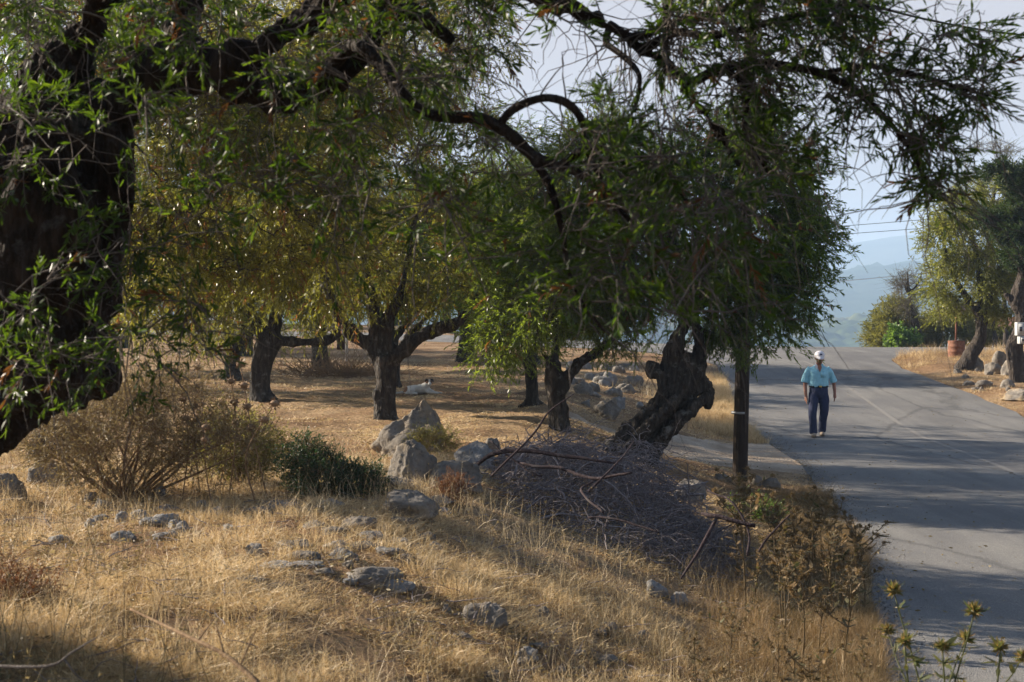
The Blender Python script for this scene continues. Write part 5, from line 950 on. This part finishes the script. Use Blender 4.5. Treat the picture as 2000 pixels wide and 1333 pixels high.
pk = MB(); pk.add(*box((.075, -.15, 1.24), (.10, .008, .105))); o = pk.build('pocket', SHIRT, smooth=False); o.parent = so_
for s in (-1, 1):
    q = np.array([[s * .025, -.135, 1.33], [s * .09, -.095, 1.405], [s * .075, -.035, 1.46], [s * .055, -.05, 1.462], [s * .012, -.13, 1.385]]); q2 = q + np.array([0, .008, 0]); n5 = 5
    o = mk('collar', np.vstack([q, q2]), [np.array([[0, 1, 2, 4], [5, 9, 7, 6]]), np.array([[2, 3, 4], [7, 9, 8]])], SHIRT if s > 0 else CAPM, smooth=False); o.parent = so_
V = np.array([[-.035, -.146, 1.385], [.045, -.146, 1.385], [.006, -.157, 1.29], [-.03, -.11, 1.43], [.04, -.11, 1.43]]); o = mk('open_neck', V, [np.array([[0, 2, 1]]), np.array([[0, 1, 4, 3]])], SKIN, smooth=False); o.parent = man
tr_ = [et([(0, 0, 1.0), (0, 0, .92), (0, .005, .84), (0, .005, .78)], [.182, .19, .19, .17], [.13, .14, .14, .11]), et([hipL, (-.112, -.06, .68), kneeL, (-.125, -.13, .28), (-.115, -.12, .07)], [.10, .098, .085, .078, .076], [.115, .105, .085, .08, .085]),
       et([hipR, (.10, -.02, .68), (.098, -.03, .47), (.088, .04, .28), (.076, .10, .08)], [.10, .10, .087, .078, .076], [.115, .105, .088, .082, .085])]
prim_obj('trousers', tr_, .011, TROU, man, 2, .010, 9, 12)
V, T, Q = etube([(0, 0, .985), (0, 0, .987), (0, 0, 1.022), (0, 0, 1.024)], [.18, .192, .190, .18], [.13, .139, .137, .13], 32); o = mk('belt', V, [T, Q], BELT); o.parent = man
V, T, Q = box((.02, -.145, 1.004), (.05, .012, .04)); o2 = mk('buckle', V, [Q], BRASS, smooth=False); o2.parent = o
for (x, y, z), yaw in ((ankL, -.12), (ankR, .1)):
    zz = 0 if y < 0 else .012
    parts = [sphere((x + yaw * -.0, y - .09, zz + .045), (.05, .095, .042), 16, 10), sphere((x, y + .03, zz + .055), (.042, .055, .05), 14, 10), et([(x, y, zz + .05), (x, y + .01, zz + .12)], [.045, .04], [.05, .045], 3)]
    V_, N_, F_ = organic(parts, .01, 1); V_[:, 2] = np.maximum(V_[:, 2], zz + .012); o = bpy.data.objects.new('shoe', mesh_data('shoe', V_, F_, SHOE)); C.objects.link(o); o.parent = man
    V, T, Q = etube([(x, y - .045, zz + .001), (x, y - .045, zz + .014)], [.05, .05], [.142, .142], 24); o3 = mk('sole', V, [T, Q], SOLE); o3.parent = o
cp_ = [sphere((head[0], head[1] + .01, head[2] + .062), (.102, .122, .094), 20, 14)]
V_, N_, F_ = organic(cp_, .01, 1); V_[:, 2] = np.maximum(V_[:, 2], head[2] + .035 + .15 * (V_[:, 1] - head[1])); cpo = bpy.data.objects.new('cap', mesh_data('cap', V_, F_, CAPM)); C.objects.link(cpo); cpo.parent = man
a = np.linspace(-np.pi * .95, -np.pi * .05, 14); inn = np.stack([head[0] + .082 * np.cos(a), head[1] + .0 + .105 * np.sin(a), head[2] + .045 + 0 * a], -1); outb = np.stack([head[0] + .085 * np.cos(a), head[1] - .0 + .185 * np.sin(a), head[2] + .022 - .03 * np.abs(np.sin(a))], -1)
V = np.vstack([inn, outb, inn - (0, 0, .008), outb - (0, 0, .008)]); k = np.arange(13)[:, None]; o = mk('visor', V, [np.vstack([k + [[0, 1, 15, 14]], k + [[28, 42, 43, 29]], k + [[14, 15, 43, 42]]])], CAPM); o.parent = cpo
m_ = MB(); m_.add(*box((head[0] + .015, head[1] - .108, head[2] + .085), (.05, .008, .03))); o = m_.build('emblem', NAVYC, smooth=False); o.parent = cpo
V, T, Q = sphere((head[0], head[1] + .045, head[2] + .0), (.079, .075, .055), 16, 10); o = mk('hair', V, [T, Q], HAIR); o.parent = man
for s in (-1, 1):
    V, T, Q = sphere((head[0] + s * .03, head[1] - .083, head[2] + .008), (.011, .008, .006), 8, 6); o = mk('eye', V, [T, Q], plain('dark_eye', (.02, .015, .012), .3, 0)); o.parent = man
man.rotation_euler = (0, 0, math.radians(-12 + 6))

# ---------------------------------------------------------------- resting dog
db_ = hit(822, 770, 20, 40); dog = thing('dog', tuple(db_), 'white dog with dark ears and a brown rump patch lying on the shaded straw', 'dog')
def dogmat():
    m, n, bs, out = newmat('dog_fur'); v = mapping(n); a = n.nodes.new('ShaderNodeAttribute'); a.attribute_name = 'v'; r_ = ramp(n, [(0, (.58, .56, .52)), (.45, (.58, .56, .52)), (.5, (.20, .10, .045)), (.75, (.14, .07, .035)), (.8, (.02, .014, .012)), (1, (.015, .012, .01))]); n.links.new(a.outputs['Fac'], r_.inputs[0])
    n1 = noise(n, 60, 4, .7, v); r2 = ramp(n, [(.3, (.85, .85, .85)), (.7, (1.1, 1.1, 1.1))]); n.links.new(n1.outputs[0], r2.inputs[0]); n.links.new(mixc(n, 1.0, r_.outputs[0], r2.outputs[0], 'MULTIPLY'), bs.inputs['Base Color']); bs.inputs['Roughness'].default_value = .9; bump(n, bs, n1.outputs[0], .4, .01); return m
FUR = dogmat(); hx, hy, hz0 = .155, -.09, .215
S = sphere
dp = [S((-.20, .02, .075), (.11, .10, .078)), S((-.10, .03, .085), (.14, .095, .082)), S((.0, .03, .09), (.12, .09, .09)), S((.08, .01, .11), (.09, .085, .10)), tb([(.08, .0, .12), (.12, -.03, .175), (.15, -.06, .21)], [.075, .062, .055]),
      S((hx, hy + .03, hz0 + .01), (.052, .055, .05)), tb([(hx + .003, hy - .0, hz0 - .005), (hx + .008, hy - .05, hz0 - .02), (hx + .01, hy - .085, hz0 - .028)], [.036, .028, .02]),
      tb([(-.22, -.03, .06), (-.15, -.10, .07), (-.20, -.13, .03), (-.10, -.15, .02), (-.05, -.16, .015)], [.06, .055, .03, .02, .018]), tb([(-.24, .05, .05), (-.27, -.04, .03), (-.20, -.07, .02)], [.05, .03, .02]),
      tb([(.09, -.03, .10), (.13, -.07, .045), (.22, -.13, .03), (.29, -.14, .02)], [.045, .03, .021, .02]), tb([(.11, .03, .09), (.20, .02, .055), (.27, -.02, .03), (.36, -.04, .018)], [.04, .028, .02, .019]), S((.30, -.145, .02), (.026, .02, .018)), S((.37, -.045, .018), (.026, .02, .018)),
      tb([(-.29, .05, .05), (-.37, .03, .025), (-.45, -.0, .02), (-.50, -.03, .02)], [.024, .02, .018, .01])]
V, N, F = organic(dp, .009, 2)
V = V + N * (.003 * fbm(V * 40, 3, 3))[:, None]
at_ = np.zeros(len(V)); rump = np.linalg.norm((V - np.array([-.29, .0, .09])) / [.065, .12, .06], axis=1) < 1; at_[rump] = .62
hd_ = np.linalg.norm((V - np.array([hx, hy + .03, hz0 + .01])) / [.075, .075, .062], axis=1) < 1; face = hd_ & (np.abs(V[:, 0] - hx - .004) > .014) & (V[:, 2] > hz0 - .02); at_[face] = .72
nose = np.linalg.norm(V - np.array([hx + .01, hy - .10, hz0 - .025]), axis=1) < .018; at_[nose] = 1
o = bpy.data.objects.new('body', mesh_data('body', V, F, FUR, at_)); C.objects.link(o); o.parent = dog
for s in (-1, 1):
    P, T, Q = tube(resample([(hx + s * .034, hy + .03, hz0 + .045), (hx + s * .06, hy + .015, hz0 + .05), (hx + s * .072, hy - .01, hz0 + .01)], 8), np.linspace(.022, .008, 8), 10); o = mk('ear', P, [T, Q], FUR, attr=np.full(len(P), .85)); o.parent = dog
    P, T, Q = S((hx + s * .02, hy - .018, hz0 + .012), (.007, .006, .007), 8, 6); o = mk('eye', P, [T, Q], FUR, attr=np.full(len(P), .95)); o.parent = dog
P, T, Q = tube(resample([(.085 + .055 * math.cos(a), -.02 + .0 + .06 * math.sin(a), .155 + .03 * math.cos(a + 2)) for a in np.linspace(0, 2 * np.pi, 14)], 30), .006, 6); 
dog.scale = (1.0, 1.0, 1.0); dog.rotation_euler = (0, 0, .05)
# ---------------------------------------------------------------- haze
hz, n, bs, out = newmat('haze_air'); n.nodes.remove(bs)
pv = n.nodes.new('ShaderNodeVolumePrincipled'); pv.inputs['Color'].default_value = (.50, .70, .97, 1); pv.inputs['Density'].default_value = .00048
pv.inputs['Anisotropy'].default_value = .1
n.links.new(pv.outputs[0], out.inputs['Volume'])
V, T, Q = box((0, 0, 0), (7600, 8300, 410)); hb = mk('haze', V, [Q], hz, smooth=False); tag(hb, 'thin blue summer haze filling the valley', kind='stuff')
